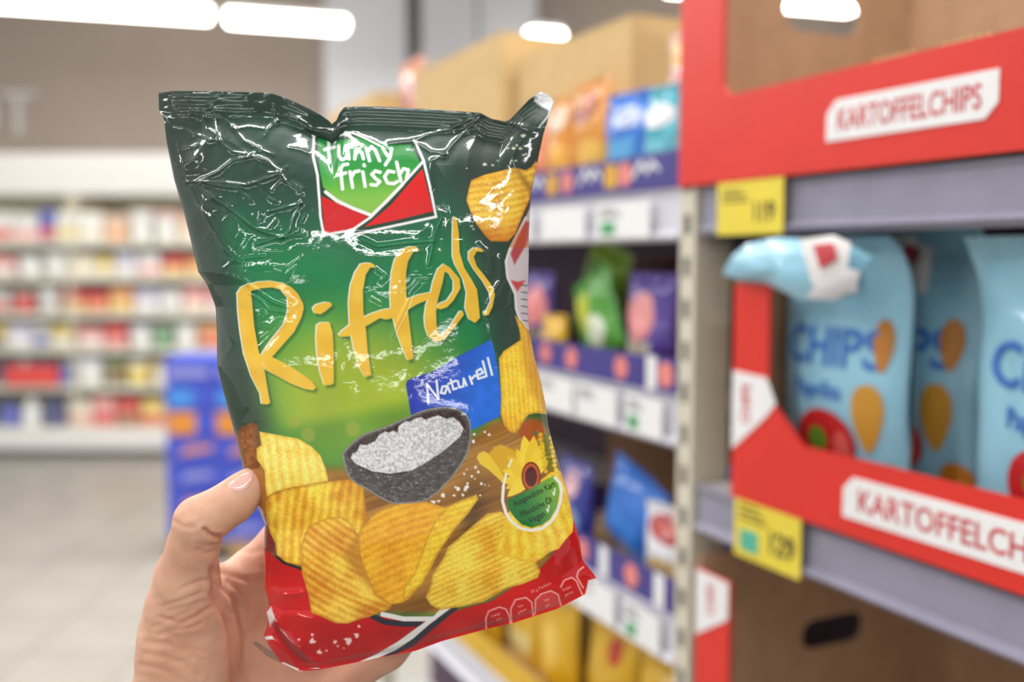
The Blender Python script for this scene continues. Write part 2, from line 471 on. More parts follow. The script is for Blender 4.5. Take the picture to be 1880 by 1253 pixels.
TOP = [(291, 171), (320, 167), (400, 168), (480, 170), (500, 172), (522, 179), (545, 189), (570, 201), (590, 212), (604, 222), (612, 231), (618, 220), (624, 206), (632, 197), (660, 195), (700, 196), (780, 200), (850, 205), (882, 207), (901, 218), (932, 224), (952, 203), (971, 183), (993, 168), (1008, 175), (1017, 186)]
LEFT = [(291, 171), (292, 203), (301, 217), (306, 262), (320, 331), (337, 387), (354, 457), (364, 500), (380, 522), (396, 564), (398, 605), (399, 672), (410, 719), (418, 750), (432, 800), (446, 860), (470, 920), (486, 963), (484, 1011), (486, 1079), (495, 1110), (488, 1126), (493, 1145), (484, 1168), (496, 1190), (516, 1217)]
RIGHT = [(1017, 186), (1008, 215), (998, 245), (985, 306), (976, 351), (974, 373), (971, 429), (970, 500), (969, 550), (971, 600), (982, 659), (993, 702), (1002, 745), (1006, 781), (1015, 816), (1025, 850), (1042, 902), (1052, 950), (1064, 991), (1070, 1030), (1088, 1052), (1100, 1070)]
BOT = [(516, 1217), (548, 1233), (583, 1231), (664, 1215), (706, 1206), (762, 1196), (811, 1178), (892, 1156), (941, 1145), (1022, 1119), (1074, 1092), (1100, 1070)]
def arc(pts, n):
    p = np.array(pts, float); d = np.r_[0, np.cumsum(np.hypot(*np.diff(p, axis=0).T))]; d /= d[-1]
    q = np.linspace(0, 1, n)
    return np.c_[np.interp(q, d, p[:, 0]), np.interp(q, d, p[:, 1])]
def coons(ni, nj):
    tp = np.array(TOP, float); xs = np.linspace(tp[0, 0], tp[-1, 0], ni)
    T = np.c_[xs, np.interp(xs, tp[:, 0], tp[:, 1])]
    B, L, R = arc(BOT, ni), arc(LEFT, nj), arc(RIGHT, nj)
    s = np.linspace(0, 1, ni)[None, :, None]; t = np.linspace(0, 1, nj)[:, None, None]
    C = (1 - t) * T[None] + t * B[None] + (1 - s) * L[:, None] + s * R[:, None] \
        - ((1 - s) * (1 - t) * T[0] + s * (1 - t) * T[-1] + (1 - s) * t * B[0] + s * t * B[-1])
    return C[..., 0], C[..., 1], np.broadcast_to(s[..., 0], C.shape[:2]), np.broadcast_to(t[..., 0], C.shape[:2])

def bag_plane(px, py):
    return 0.505 + 0.000022 * (px - 690) + 0.000035 * (690 - py)
_bt = np.linspace(0, 1, 801)
_bf = np.interp(_bt, [0, .045, .07, .10, .14, .18, .23, .30, .45, .65, .80, .90, .96, .99, 1], [0, 0, .22, .46, .66, .79, .89, .95, 1.0, .99, .86, .62, .36, .12, 0])
_k = np.exp(-np.linspace(-2, 2, 41) ** 2); _k /= _k.sum()
_bf = np.convolve(np.pad(_bf, 20, mode='edge'), _k, 'valid')
_bf = _bf * smooth(0, .03, _bt) * smooth(1, .985, _bt)
def belly(s, t, px, py):
    yt = 171 + .03 * (px - 291); yb = np.interp(px, [300, 516, 548, 583, 706, 811, 941, 1022, 1100], [1230, 1228, 1233, 1231, 1206, 1178, 1145, 1119, 1070])
    t2 = np.clip((py - yt) / (yb - yt), 0, 1)
    f = np.interp(t2, _bt, _bf) * smooth(.03, .13, t) * smooth(1.0, .97, t) + np.interp(t, _bt, _bf) * (1 - smooth(.03, .13, t) * smooth(1.0, .97, t))
    return f * (1 - np.abs(2 * s - 1) ** 2.4) ** .62

def seg_dist(px, py, pts):
    """distance to a polyline"""
    d = np.full(px.shape, 1e9)
    for (ax, ay), (bx, by) in zip(pts[:-1], pts[1:]):
        ux, uy = bx - ax, by - ay; L = ux * ux + uy * uy + 1e-9
        t = np.clip(((px - ax) * ux + (py - ay) * uy) / L, 0, 1)
        d = np.minimum(d, np.hypot(px - ax - t * ux, py - ay - t * uy))
    return d

# folds that run through the film, noted on the photograph (position, height mm, half width px)
CREASES = []
def cr(z, pts, h=0.8, w=6): CREASES.append((zc(z[0], z[1], pts), h, w))
for pts, h, w in [
    ([(105, 215), (175, 290), (235, 300), (305, 350)], .7, 5), ([(290, 200), (370, 240), (400, 310), (465, 355), (480, 400), (560, 460), (640, 475)], .9, 6),
    ([(445, 200), (470, 330), (480, 390)], .8, 6), ([(335, 350), (400, 380), (480, 385)], .7, 5), ([(180, 370), (220, 440), (330, 420)], .6, 5),
    ([(565, 300), (640, 390), (740, 440)], .9, 6), ([(590, 310), (670, 295), (765, 310)], .6, 5), ([(560, 295), (470, 210)], .8, 8),
    ([(860, 255), (960, 280), (1050, 297)], .7, 6), ([(860, 255), (800, 310), (780, 350)], .9, 6), ([(940, 435), (1010, 450), (1060, 470)], .7, 6),
    ([(690, 480), (740, 445), (830, 480)], .5, 5), ([(370, 640), (470, 590), (560, 520), (690, 490), (790, 520), (870, 590), (910, 650)], 1.2, 6),
    ([(250, 660), (360, 655), (520, 665), (650, 680), (720, 660), (860, 610)], 1.2, 6), ([(360, 660), (480, 690), (600, 700), (680, 780)], 1.0, 7),
    ([(350, 670), (430, 760), (560, 850), (700, 960), (800, 1000), (880, 1020)], 1.3, 8), ([(270, 660), (330, 800), (420, 960), (510, 1100), (580, 1170)], 1.2, 7),
    ([(740, 680), (790, 760), (850, 790)], .8, 5), ([(820, 710), (880, 640), (1010, 720)], .7, 5), ([(800, 855), (900, 830), (1010, 800)], 1.0, 5),
    ([(1010, 800), (960, 900), (940, 980), (880, 1030)], .9, 6), ([(740, 860), (730, 930)], .7, 5), ([(850, 900), (790, 970), (740, 965)], .8, 6),
    ([(1010, 800), (1030, 700), (960, 660)], .6, 5), ([(800, 600), (880, 590), (920, 560)], .5, 5), ([(630, 1165), (770, 1150)], .7, 4), ([(720, 1070), (850, 1030), (1000, 1010)], .6, 4),
    ([(170, 650), (210, 800), (300, 1050), (360, 1250)], .9, 9), ([(260, 660), (240, 540), (200, 420)], .8, 6), ([(1020, 1000), (1010, 930), (1040, 870)], .6, 5),
    ([(890, 80), (1000, 140), (1150, 200), (1240, 300)], .8, 7), ([(820, 90), (830, 200), (860, 255)], .7, 7), ([(1220, 290), (1290, 170)], .5, 6)]:
    cr(Z1, pts, h, w)
for pts, h, w in [
    ([(230, 410), (400, 390), (500, 340), (640, 310), (740, 260), (830, 205)], 1.0, 6), ([(830, 230), (730, 330), (650, 410), (600, 475)], 1.2, 6),
    ([(600, 475), (500, 460), (400, 395)], 1.1, 6), ([(590, 480), (510, 520), (500, 600), (510, 700)], .9, 7), ([(830, 210), (960, 260), (1100, 290), (1200, 305)], .9, 5),
    ([(1190, 300), (1280, 190)], .9, 6), ([(0, 340), (100, 390), (230, 450)], .9, 6), ([(50, 1040), (150, 1085), (330, 1065), (520, 1050)], .7, 5), ([(575, 890), (530, 1000), (490, 1200)], .8, 6),
    ([(830, 210), (820, 330), (760, 450), (740, 560)], .9, 14), ([(1090, 400), (1040, 500), (1080, 640), (1150, 740)], .9, 10), ([(530, 520), (600, 650), (640, 900)], .9, 12), ([(820, 1080), (900, 1150), (880, 1250)], .8, 9)]:
    cr(Z2, pts, h, w)
for pts, h, w in [
    ([(110, 270), (180, 215), (240, 230), (250, 330), (300, 420)], .9, 6), ([(140, 310), (260, 360), (350, 430), (450, 500), (550, 535)], 1.0, 6), ([(290, 440), (380, 500), (420, 550), (550, 570)], .8, 5),
    ([(350, 800), (430, 720), (520, 640)], .7, 5), ([(330, 640), (400, 580), (380, 560)], .5, 5), ([(360, 650), (430, 670), (500, 620)], .5, 5), ([(460, 280), (530, 310), (600, 250)], .3, 5), ([(440, 250), (560, 250), (640, 190)], .2, 5),
    ([(70, 560), (170, 790), (80, 930), (170, 1030), (250, 1210)], 1.1, 8), ([(900, 830), (940, 900), (930, 960)], .35, 7), ([(990, 1080), (1020, 1160)], .3, 8)]:
    cr(Z3, pts, h, w)
for pts, h, w in [
    ([(210, 760), (240, 680), (300, 560), (330, 470), (380, 420)], .7, 5), ([(110, 330), (170, 370), (140, 400)], .5, 6), ([(300, 460), (330, 440), (360, 400), (430, 395)], .5, 5), ([(820, 620), (840, 760), (880, 880)], .9, 7), ([(900, 260), (900, 400), (820, 540), (810, 620)], .9, 9), ([(80, 510), (130, 540)], .4, 6)]:
    cr(Z4, pts, h, w)
for pts, h, w in [([(215, 870), (300, 885), (380, 875)], 1.6, 9), ([(300, 975), (370, 980), (430, 995)], 1.0, 9), ([(250, 1000), (330, 1100), (440, 1190)], 2.4, 11), ([(225, 1080), (300, 1150), (350, 1200)], 1.8, 8), ([(240, 940), (260, 1010), (250, 1060)], 1.5, 7), ([(180, 150), (200, 250), (215, 400)], .8, 8)]:
    cr(Z5, pts, h, w)
for pts, h, w in [([(830, 900), (900, 800), (945, 810)], 1.2, 11), ([(930, 900), (1000, 960), (1030, 990)], 1.4, 7), ([(700, 880), (760, 960), (740, 1000)], .5, 8)]:
    cr(Z6, pts, h, w)

def edge_s(s): return np.minimum(np.minimum(s, 1 - s) * 14, 1)
def wrinkle(px, py, s, t):
    """relief of the film in metres"""
    w = np.zeros(px.shape)
    for pts, h, hw in CREASES:
        a = np.array(pts); m = hw * 3.2
        sel = (px > a[:, 0].min() - m) & (px < a[:, 0].max() + m) & (py > a[:, 1].min() - m) & (py < a[:, 1].max() + m)
        if not sel.any(): continue
        d = seg_dist(px[sel], py[sel], pts)
        w[sel] += h * (1.75e-3 if a[:, 1].mean() < 470 else 1.2e-3) * (np.exp(-d / hw * 1.1) - .45 * np.exp(-(d / (hw * 2.4)) ** 2))
    # crumpled zones: strong in the slack upper part, weak over the full belly
    zone = np.clip(smooth(560, 330, py) * (.45 + .75 * smooth(640, 380, px)) + .55 * smooth(470, 410, px + (py - 700) * -.22), 0, 1.2)
    zone = np.maximum(zone, .7 * smooth(1130, 1190, py) * smooth(660, 540, px))
    zone = np.maximum(zone, .07) * (1 - .8 * np.exp(-((px - 640) / 130) ** 2 - ((py - 520) / 85) ** 2)) * (1 - .55 * np.exp(-((px - 680) / 90) ** 2 - ((py - 320) / 80) ** 2))
    wx = px + 14 * (noise2(px / 40, py / 40, 5) - .5); wy = py + 14 * (noise2(px / 40, py / 40, 6) - .5)
    for sc, am, sd in ((70, 1.6, 1), (34, .62, 2), (17, .13, 3), (8.5, .03, 4)):
        n = noise2((wx * .8 + wy * .6) / sc, (wy * .8 - wx * .6) / (sc * 1.25), sd)
        w += zone * am * 1e-3 * (.5 - np.abs(2 * n - 1))
    w += .45e-3 * (noise2(px / 120, py / 95, 9) - .5) * 2
    w *= 1 - .6 * np.exp(-((px - 640) / 60) ** 2 - ((py - 290) / 34) ** 2)
    w -= .0030 * np.exp(-((px - 592) / 42) ** 2 - ((py - 238) / 22) ** 2) * edge_s(s)
    # crimped seals
    w += .16e-3 * np.sin(t * 2 * np.pi / .0125) * smooth(.052, .044, t) * smooth(0, .006, t)
    edge = np.minimum(np.minimum(s, 1 - s) * 14, 1)
    return w * edge

# ------------------------------------------------------------------ the print
class Print:
    def __init__(s, px, py):
        s.x = px.ravel(); s.y = py.ravel(); s.c = np.zeros((s.x.size, 3))
    def sel(s, pts, m):
        a = np.array(pts)
        return np.nonzero((s.x > a[:, 0].min() - m) & (s.x < a[:, 0].max() + m) & (s.y > a[:, 1].min() - m) & (s.y < a[:, 1].max() + m))[0]
    def put(s, i, col, a):
        col = np.asarray(col, float)
        s.c[i] += (col - s.c[i]) * a[:, None]
    def sdf(s, i, pts):
        x, y = s.x[i], s.y[i]; n = len(pts); ins = np.zeros(x.shape, bool)
        for k in range(n):
            (ax, ay), (bx, by) = pts[k], pts[(k + 1) % n]
            if ay != by:
                c = ((ay > y) != (by > y)) & (x < (bx - ax) * (y - ay) / (by - ay) + ax); ins ^= c
        d = seg_dist(x, y, list(pts) + [pts[0]])
        return np.where(ins, -d, d)
    def poly(s, pts, col, soft=.8, alpha=1.0):
        i = s.sel(pts, soft + 1)
        if not len(i): return
        d = s.sdf(i, pts); a = np.clip(.5 - d / (2 * soft), 0, 1) * alpha
        if callable(col): col = col(s.x[i], s.y[i], d)
        else: col = np.array(col) / 255.0
        s.put(i, col, a)
    def stroke(s, pts, w, col, soft=.8, alpha=1.0):
        i = s.sel(pts, w + soft + 1)
        if not len(i): return
        d = seg_dist(s.x[i], s.y[i], pts) - w / 2
        s.put(i, np.array(col) / 255.0, np.clip(.5 - d / (2 * soft), 0, 1) * alpha)
    def text(s, txt, x, y, h, rot, col, sx=1.0, alpha=1.0, bold=.01):
        V, T = text_tris(txt, bold)
        c, q = math.cos(rot), math.sin(rot)
        A = V[:, 0] * h * sx; B = V[:, 1] * h
        X = x + A * c + B * q; Y = y + A * q - B * c
        a = np.zeros(s.x.size, np.float32)
        i = np.nonzero((s.x > X.min() - 2) & (s.x < X.max() + 2) & (s.y > Y.min() - 2) & (s.y < Y.max() + 2))[0]
        acc = np.zeros(len(i))
        for ox, oy in ((-.3, -.3), (.3, -.3), (-.3, .3), (.3, .3)):
            hit = np.zeros(len(i), bool); xx = s.x[i] + ox; yy = s.y[i] + oy
            for t in T:
                x0, x1, x2 = X[t]; y0, y1, y2 = Y[t]
                k = np.nonzero((xx > min(x0, x1, x2)) & (xx < max(x0, x1, x2)) & (yy > min(y0, y1, y2)) & (yy < max(y0, y1, y2)))[0]
                if not len(k): continue
                u, v = xx[k], yy[k]
                e0 = (x1 - x0) * (v - y0) - (y1 - y0) * (u - x0); e1 = (x2 - x1) * (v - y1) - (y2 - y1) * (u - x1); e2 = (x0 - x2) * (v - y2) - (y0 - y2) * (u - x2)
                hit[k] |= ((e0 >= 0) & (e1 >= 0) & (e2 >= 0)) | ((e0 <= 0) & (e1 <= 0) & (e2 <= 0))
            acc += hit
        s.put(i, np.array(col) / 255.0, acc / 4 * alpha)

def mix(a, b, k): return a + (b - a) * k[:, None]
def rgb(*v): return np.array(v) / 255.0

def chip_fn(ang, per, hi, lo, edge=(176, 116, 30), fan=None, bend=0.0, toast=.5, seed=0):
    hi, lo, edge = np.minimum(rgb(*hi) * 1.06, 1), np.minimum(rgb(*lo) * 1.12, 1), rgb(*edge)
    def f(x, y, d):
        if fan:
            ph = np.arctan2(y - fan[1], x - fan[0]) * fan[2]
        else:
            u = x * math.cos(ang) + y * math.sin(ang); v = -x * math.sin(ang) + y * math.cos(ang)
            ph = (u + bend * (v - v.mean()) ** 2) / per * 2 * np.pi
        ph = ph + 1.1 * (noise2(x / 26, y / 26, 20 + seed) - .5)
        k = .5 + .5 * np.sin(ph)
        n = noise2(x / 45, y / 45, 30 + seed)
        c = mix(np.broadcast_to(lo, (x.size, 3)), np.broadcast_to(hi, (x.size, 3)), np.clip(k * .5 + .38 + (n - .5) * toast * 1.1 + .5 * (noise2(x / 16, y / 16, 35 + seed) - .5), 0, 1))
        c = mix(c, np.broadcast_to(edge, c.shape), np.clip(1 + d / 7, 0, 1) ** 1.5 * .55)
        c = c * (.94 + .12 * noise2(x / 3, y / 3, 40 + seed))[:, None]
        return np.clip(c, 0, 1)
    return f

def paint_bag(px, py):
    p = Print(px, py); x, y = p.x, p.y
    # ---- ground: dark fir green at the top and the sides, emerald in the middle, yellow green below
    cx = 660 + (y - 500) * .18
    fir = rgb(44, 72, 62); em = rgb(22, 128, 74); yg = rgb(166, 188, 52); dk = rgb(50, 66, 58)  # fir and dk are lifted to carry the film's grey sheen
    k1 = smooth(330, 520, y + .10 * np.abs(x - cx))
    c = mix(np.broadcast_to(fir, (x.size, 3)), np.broadcast_to(em, (x.size, 3)), k1)
    g = np.clip(1.15 - np.hypot((x - 655 - (y - 700) * .15) / 265, (y - 735) / 205), 0, 1)
    c = mix(c, np.broadcast_to(yg, c.shape), smooth(0, .85, g))
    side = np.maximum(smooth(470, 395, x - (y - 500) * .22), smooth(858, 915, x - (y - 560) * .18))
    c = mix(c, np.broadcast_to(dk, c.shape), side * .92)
    low = smooth(790, 860, y) * smooth(560, 640, x)
    c = mix(c, np.broadcast_to(rgb(60, 130, 50), c.shape), smooth(760, 800, y + (x - 560) * .2) * .5)
    c *= (.95 + .1 * noise2(x / 60, y / 60, 3))[:, None]
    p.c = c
    for (bx, by, br) in ((540, 775, 11), (566, 799, 13), (648, 788, 14)):
        p.poly([(bx + br * math.cos(a), by + br * math.sin(a)) for a in np.linspace(0, 6.28, 20)[:-1]], (170, 175, 70), 3, .55)
    # ---- side strip on the right (the back print folding round)
    line = zc(*Z4, [(1062, 0), (1000, 120), (960, 200), (935, 280), (945, 380), (995, 490), (1000, 580), (1020, 640), (1075, 715)])
    reg = line + [(1010, 605), (1010, 380), (985, 350)]
    p.poly(reg, (206, 198, 200), 1)
    p.poly(zc(*Z4, [(1060, 20), (1000, 150), (965, 230), (990, 300), (1060, 180), (1110, 40)]), (178, 74, 78), 2)
    p.poly(zc(*Z4, [(965, 400), (1010, 410), (1060, 400), (1010, 470)]), (206, 70, 66), 2)
    for k in range(6):
        yy = 430 + k * 45; p.stroke(zc(*Z4, [(1035, yy), (1075, yy + 6)]), 1.6, (70, 66, 70))
    p.stroke(line, 4.5, (226, 222, 222))
    # ---- wooden table
    def wood(x, y, d):
        v = (y + .36 * x); u = x - .36 * y
        n = noise2(v / 5 + 3 * noise2(u / 120, v / 30, 1), u / 130, 2); n2 = noise2(v / 17, u / 200, 7)
        c = mix(np.broadcast_to(rgb(118, 74, 26), (x.size, 3)), np.broadcast_to(rgb(196, 142, 62), (x.size, 3)), np.clip(n * .6 + n2 * .5, 0, 1))
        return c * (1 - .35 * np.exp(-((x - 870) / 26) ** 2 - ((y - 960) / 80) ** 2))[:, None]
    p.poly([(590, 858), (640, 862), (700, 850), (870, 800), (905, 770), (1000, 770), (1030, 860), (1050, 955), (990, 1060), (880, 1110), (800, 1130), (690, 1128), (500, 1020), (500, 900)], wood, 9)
    # ---- blue flavour tag
    def tagc(x, y, d):
        return mix(np.broadcast_to(rgb(44, 66, 178), (x.size, 3)), np.broadcast_to(rgb(40, 112, 224), (x.size, 3)), smooth(760, 900, x + (y - 700) * .3)) * (.95 + .1 * noise2(x / 14, y / 14, 8))[:, None]
    p.poly([(745, 706), (748, 699), (756, 695), (795, 682), (844, 653), (901, 624), (904, 630), (909, 650), (914, 676), (920, 728), (918, 765), (890, 778), (868, 790), (800, 775), (755, 766)], tagc, .9)
    nat = [[(440, 1188), (432, 1065), (505, 1160), (492, 1040)], [(562, 1075), (530, 1080), (520, 1120), (545, 1124), (562, 1078), (578, 1116)], [(583, 1035), (600, 1098), (622, 1090)], [(568, 1062), (616, 1042)],
           [(628, 1045), (638, 1085), (664, 1078), (666, 1028), (684, 1072)], [(704, 1015), (720, 1062)], [(712, 1036), (738, 1008)], [(748, 1012), (790, 990), (775, 965), (748, 982), (758, 1030), (805, 1015)], [(788, 918), (812, 1012)], [(820, 898), (847, 1004)]]
    for q in nat: p.stroke(zc(*Z4, q), 4.2, (244, 246, 252))
    # ---- red foot with its black and white bands
    def red(x, y, d):
        return mix(np.broadcast_to(rgb(178, 14, 20), (x.size, 3)), np.broadcast_to(rgb(222, 26, 24), (x.size, 3)), noise2(x / 60, y / 40, 12))
    p.poly([(470, 1000), (484, 1004), (508, 1026), (552, 1046), (620, 1100), (690, 1132), (800, 1136), (845, 1120), (900, 1105), (985, 1052), (1010, 1025), (1050, 955), (1058, 940), (1120, 1040), (1120, 1100), (800, 1260), (480, 1260), (450, 1150)], red, 1.0)
    p.stroke(zc(*Z5, [(270, 705), (300, 735), (385, 765)]), 5, (40, 34, 40))
    p.stroke(zc(*Z8, [(640, 350), (700, 378), (790, 388), (890, 388)]), 10, (42, 46, 60))
    p.stroke(zc(*Z8, [(690, 338), (800, 362), (960, 362)]), 9, (236, 234, 232))
    p.poly(zc(*Z8, [(1080, 302), (1060, 300), (960, 372), (850, 460), (740, 530), (690, 560), (760, 545), (850, 505), (960, 410), (1085, 308)]), (44, 50, 62))
    p.poly(zc(*Z8, [(960, 345), (985, 318), (1050, 302), (930, 395), (850, 465), (760, 525), (680, 560), (590, 588), (560, 590), (660, 545), (770, 480), (880, 400)]), (238, 238, 236))
    # nutrition boxes
    for q in ([(1232, 410), (1230, 360), (1245, 322), (1300, 300), (1335, 310), (1352, 345), (1358, 385)], [(1365, 380), (1360, 310), (1385, 262), (1440, 250), (1470, 275), (1478, 345)],
              [(1488, 335), (1490, 262), (1520, 232), (1570, 215), (1608, 235), (1622, 290)], [(1622, 195), (1640, 160), (1680, 145), (1705, 165), (1735, 235)], [(1740, 200), (1705, 140), (1715, 110), (1740, 90)]):
        p.stroke(zc(*Z8, q), 3.0, (252, 180, 176), .9, .95)
    p.poly(zc(*Z8, [(1495, 330), (1495, 262), (1522, 238), (1570, 222), (1602, 240), (1615, 290)]), (226, 110, 108), 1, .5)
    rr = math.radians(-17)
    for txt, a, b in (('Energie', 1285, 345), ('kcal', 1300, 368), ('Fett', 1415, 300), ('gesamt', 1422, 325), ('Fett', 1550, 268), ('ges.', 1556, 295), ('Zucker', 1655, 208), ('gesamt', 1668, 234)):
        X, Y = zc(*Z8, [(a, b)])[0]; p.text(txt, X, Y, 4.6, rr - .12, (250, 196, 192), .9)
    X, Y = zc(*Z8, [(1520, 205)])[0]; p.text('30 g Portion', X, Y, 5.6, rr - .14, (246, 170, 166), 1.0)
    # silvery folds and a darkened crease at the lower corners
    p.poly(zc(*Z5, [(222, 965), (245, 935), (262, 990), (275, 1005), (240, 1030)]), (226, 214, 214), 1.5)
    p.poly(zc(*Z5, [(208, 1078), (250, 1072), (258, 1088), (215, 1094)]), (232, 224, 224), 1.2)
    p.poly(zc(*Z5, [(262, 1000), (330, 1080), (400, 1160), (440, 1200), (390, 1190), (300, 1110), (245, 1020)]), (150, 12, 20), 3)  # darker red along the fold, crease shade painted in
    p.stroke([(520, 1219), (550, 1232), (585, 1229)], 5, (236, 230, 230)); p.stroke([(562, 1236), (585, 1231)], 5, (40, 36, 40))
    p.poly([(1080, 1066), (1095, 1062), (1102, 1070), (1086, 1088), (1074, 1092)], (236, 232, 232), 1.5)
    # salt on the red
    for a, b, r in ((435, 1068, 9), (435, 1098, 18), (540, 1100, 12), (600, 1095, 22), (638, 1070, 15), (467, 1148, 15), (552, 1120, 7), (500, 1142, 7), (372, 1090, 8), (650, 1030, 9), (580, 1130, 5)):
        X, Y = zc(*Z5, [(a, b)])[0]; r = r / 2.506
        p.poly([(X + r * (.75 + .35 * math.sin(5 * q + a)) * math.cos(q), Y + r * (.75 + .35 * math.cos(3 * q + b)) * math.sin(q)) for q in np.linspace(0, 6.28, 10)[:-1]], (248, 214, 208), 1.0)
    # ---- potato and crisps
    p.poly([(440, 850), (505, 850), (505, 965), (485, 962), (465, 918)], (176, 116, 48), 2)
    p.poly([(476, 945), (505, 945), (508, 1018), (478, 1008)], (128, 50, 44), 3)
    def potato(x, y, d):
        return mix(np.broadcast_to(rgb(112, 62, 20), (x.size, 3)), np.broadcast_to(rgb(176, 110, 48), (x.size, 3)), np.clip(.2 + .9 * noise2(x / 5, y / 5, 50) * smooth(0, -14, d), 0, 1))
    p.poly(zc(*Z5, [(80, 150), (110, 108), (150, 92), (180, 95), (192, 180), (203, 250), (190, 300), (120, 310)]), potato, 1)
    p.poly(zc(*Z5, [(190, 132), (260, 145), (370, 165), (430, 200), (470, 240), (495, 300), (508, 360), (440, 372), (330, 392), (270, 408), (225, 432), (218, 380), (215, 310), (180, 262), (178, 210), (200, 195)]),
           chip_fn(math.radians(-8), 17.2, (252, 228, 116), (222, 172, 52), (226, 170, 40), seed=1, bend=.0006, toast=.3))
    p.poly(zc(*Z5, [(220, 455), (240, 425), (300, 402), (420, 377), (540, 358), (650, 348), (665, 355), (672, 420), (688, 530), (650, 610), (640, 680), (560, 720), (380, 748), (320, 737), (270, 702), (265, 650), (240, 600), (222, 530)]),
           chip_fn(math.radians(6), 16.0, (246, 212, 70), (196, 128, 26), seed=2, bend=-.0005, toast=.8))
    p.poly(zc(*Z5, [(385, 650), (400, 600), (430, 560), (500, 530), (570, 523), (612, 555), (640, 600), (660, 640), (650, 700), (700, 800), (740, 880), (800, 935), (790, 950), (700, 985), (640, 1000), (600, 1017), (540, 1015), (480, 987), (430, 967), (415, 880), (385, 780)]),
           chip_fn(math.radians(118), 12.5, (244, 200, 76), (190, 116, 24), seed=3, bend=.0010, toast=.9))
    p.poly(zc(*Z5, [(570, 690), (640, 610), (660, 640), (652, 700), (705, 800), (740, 880), (700, 850), (620, 770)]), (168, 92, 24), 7, .55)
    p.poly([(659, 983), (664, 968), (680, 950), (700, 936), (740, 922), (774, 919), (798, 926), (817, 932), (846, 919), (876, 908), (878, 917), (860, 943), (836, 970), (819, 987), (805, 1015), (791, 1046), (774, 1073), (750, 1101), (738, 1108), (715, 1111), (687, 1091), (671, 1051), (659, 1015)],
           chip_fn(math.radians(72), 13.5, (240, 186, 50), (206, 134, 26), seed=4, bend=-.0009, toast=.5))
    p.poly(zc(*Z6, [(225, 592), (310, 552), (395, 520), (400, 545), (350, 620), (280, 700), (190, 830), (100, 1000), (0, 1090), (0, 1020), (60, 940), (100, 830), (130, 740), (170, 660)]),
           chip_fn(math.radians(70), 11.0, (248, 212, 62), (214, 160, 36), seed=5, bend=-.0006, toast=.4))
    p.poly(zc(*Z6, [(120, 1070), (150, 1000), (155, 950), (215, 860), (240, 800), (300, 750), (380, 680), (450, 622), (520, 610), (590, 640), (620, 740), (700, 860), (735, 930), (722, 965), (640, 1000), (560, 1020), (430, 1095), (330, 1118), (200, 1137), (150, 1115)]),
           chip_fn(math.radians(66), 9.0, (248, 212, 82), (204, 142, 28), seed=6, toast=.7))
    p.poly(zc(*Z6, [(495, 800), (530, 730), (545, 640), (640, 520), (790, 400), (840, 390), (880, 500), (912, 640), (908, 720), (870, 762), (832, 812), (790, 826), (742, 862), (700, 886), (650, 880), (600, 862), (560, 852), (510, 840)]),
           chip_fn(0, 8, (252, 218, 76), (214, 156, 34), (230, 176, 40), fan=(960, 770, 62), seed=7, toast=.3))
    p.poly(zc(*Z4, [(890, 900), (920, 852), (980, 812), (1030, 780), (1022, 720), (990, 622), (1030, 660), (1080, 722), (1130, 900), (1175, 1050), (1200, 1260), (1130, 1250), (1080, 1260), (1050, 1300), (1000, 1380), (960, 1370), (925, 1330), (900, 1253), (905, 1150)]),
           chip_fn(math.radians(-4), 8.5, (250, 208, 68), (212, 150, 32), seed=8, toast=.5))
    p.poly(zc(*Z4, [(1030, 780), (1040, 900), (1090, 1100), (1190, 1240), (1130, 900), (1080, 722), (1040, 690)]), (206, 140, 30), 6, .5)
    p.poly(zc(*Z6, [(620, 200), (640, 140), (680, 115), (730, 130), (758, 175), (740, 220), (660, 240)]), (176, 88, 30), 2)
    p.poly(zc(*Z2, [(738, 780), (755, 700), (770, 650), (792, 640), (860, 612), (950, 590), (1050, 565), (1130, 582), (1165, 562), (1195, 525), (1212, 540), (1200, 600), (1170, 690), (1160, 760), (1100, 900), (1060, 1000), (1012, 1052), (900, 1050), (870, 1022), (840, 985), (800, 930), (765, 855)]),
           chip_fn(math.radians(80), 12.0, (240, 200, 76), (196, 132, 34), (200, 120, 30), seed=9, bend=.0006, toast=.3))
    p.poly(zc(*Z2, [(1050, 565), (1150, 730), (1160, 760), (1170, 690), (1100, 600)]), (120, 90, 30), 5, .6)
    i = p.sel([(860, 400), (975, 450)], 5)
    p.c[i] = mix(p.c[i], np.broadcast_to(rgb(196, 92, 20), (len(i), 3)), .45 * smooth(390, 440, p.y[i]) * (p.c[i][:, 0] > .5))
    # flakes at the upper right and dark tuft
    for a, b, r in ((1112, 355, 16), (1010, 438, 9), (1050, 438, 13), (1070, 420, 9), (1095, 440, 13), (1115, 482, 10), (1132, 476, 9), (1062, 520, 9), (860, 545, 14), (912, 550, 9), (760, 920, 8), (772, 950, 10), (785, 970, 8), (1015, 555, 7), (945, 520, 6)):
        X, Y = zc(*Z2, [(a, b)])[0]; r = r / 3.581
        p.poly([(X + r * 1.2 * math.cos(q + a), Y + r * (.7 + .3 * math.sin(3 * q + b)) * math.sin(q + a)) for q in np.linspace(0, 6.28, 8)[:-1]], (196, 204, 176), .9)
    p.stroke([(448, 868), (470, 922), (485, 962), (483, 1004)], 9, (196, 186, 172), 2, .8)  # whitish edge fold, its grey-white glare painted into the print
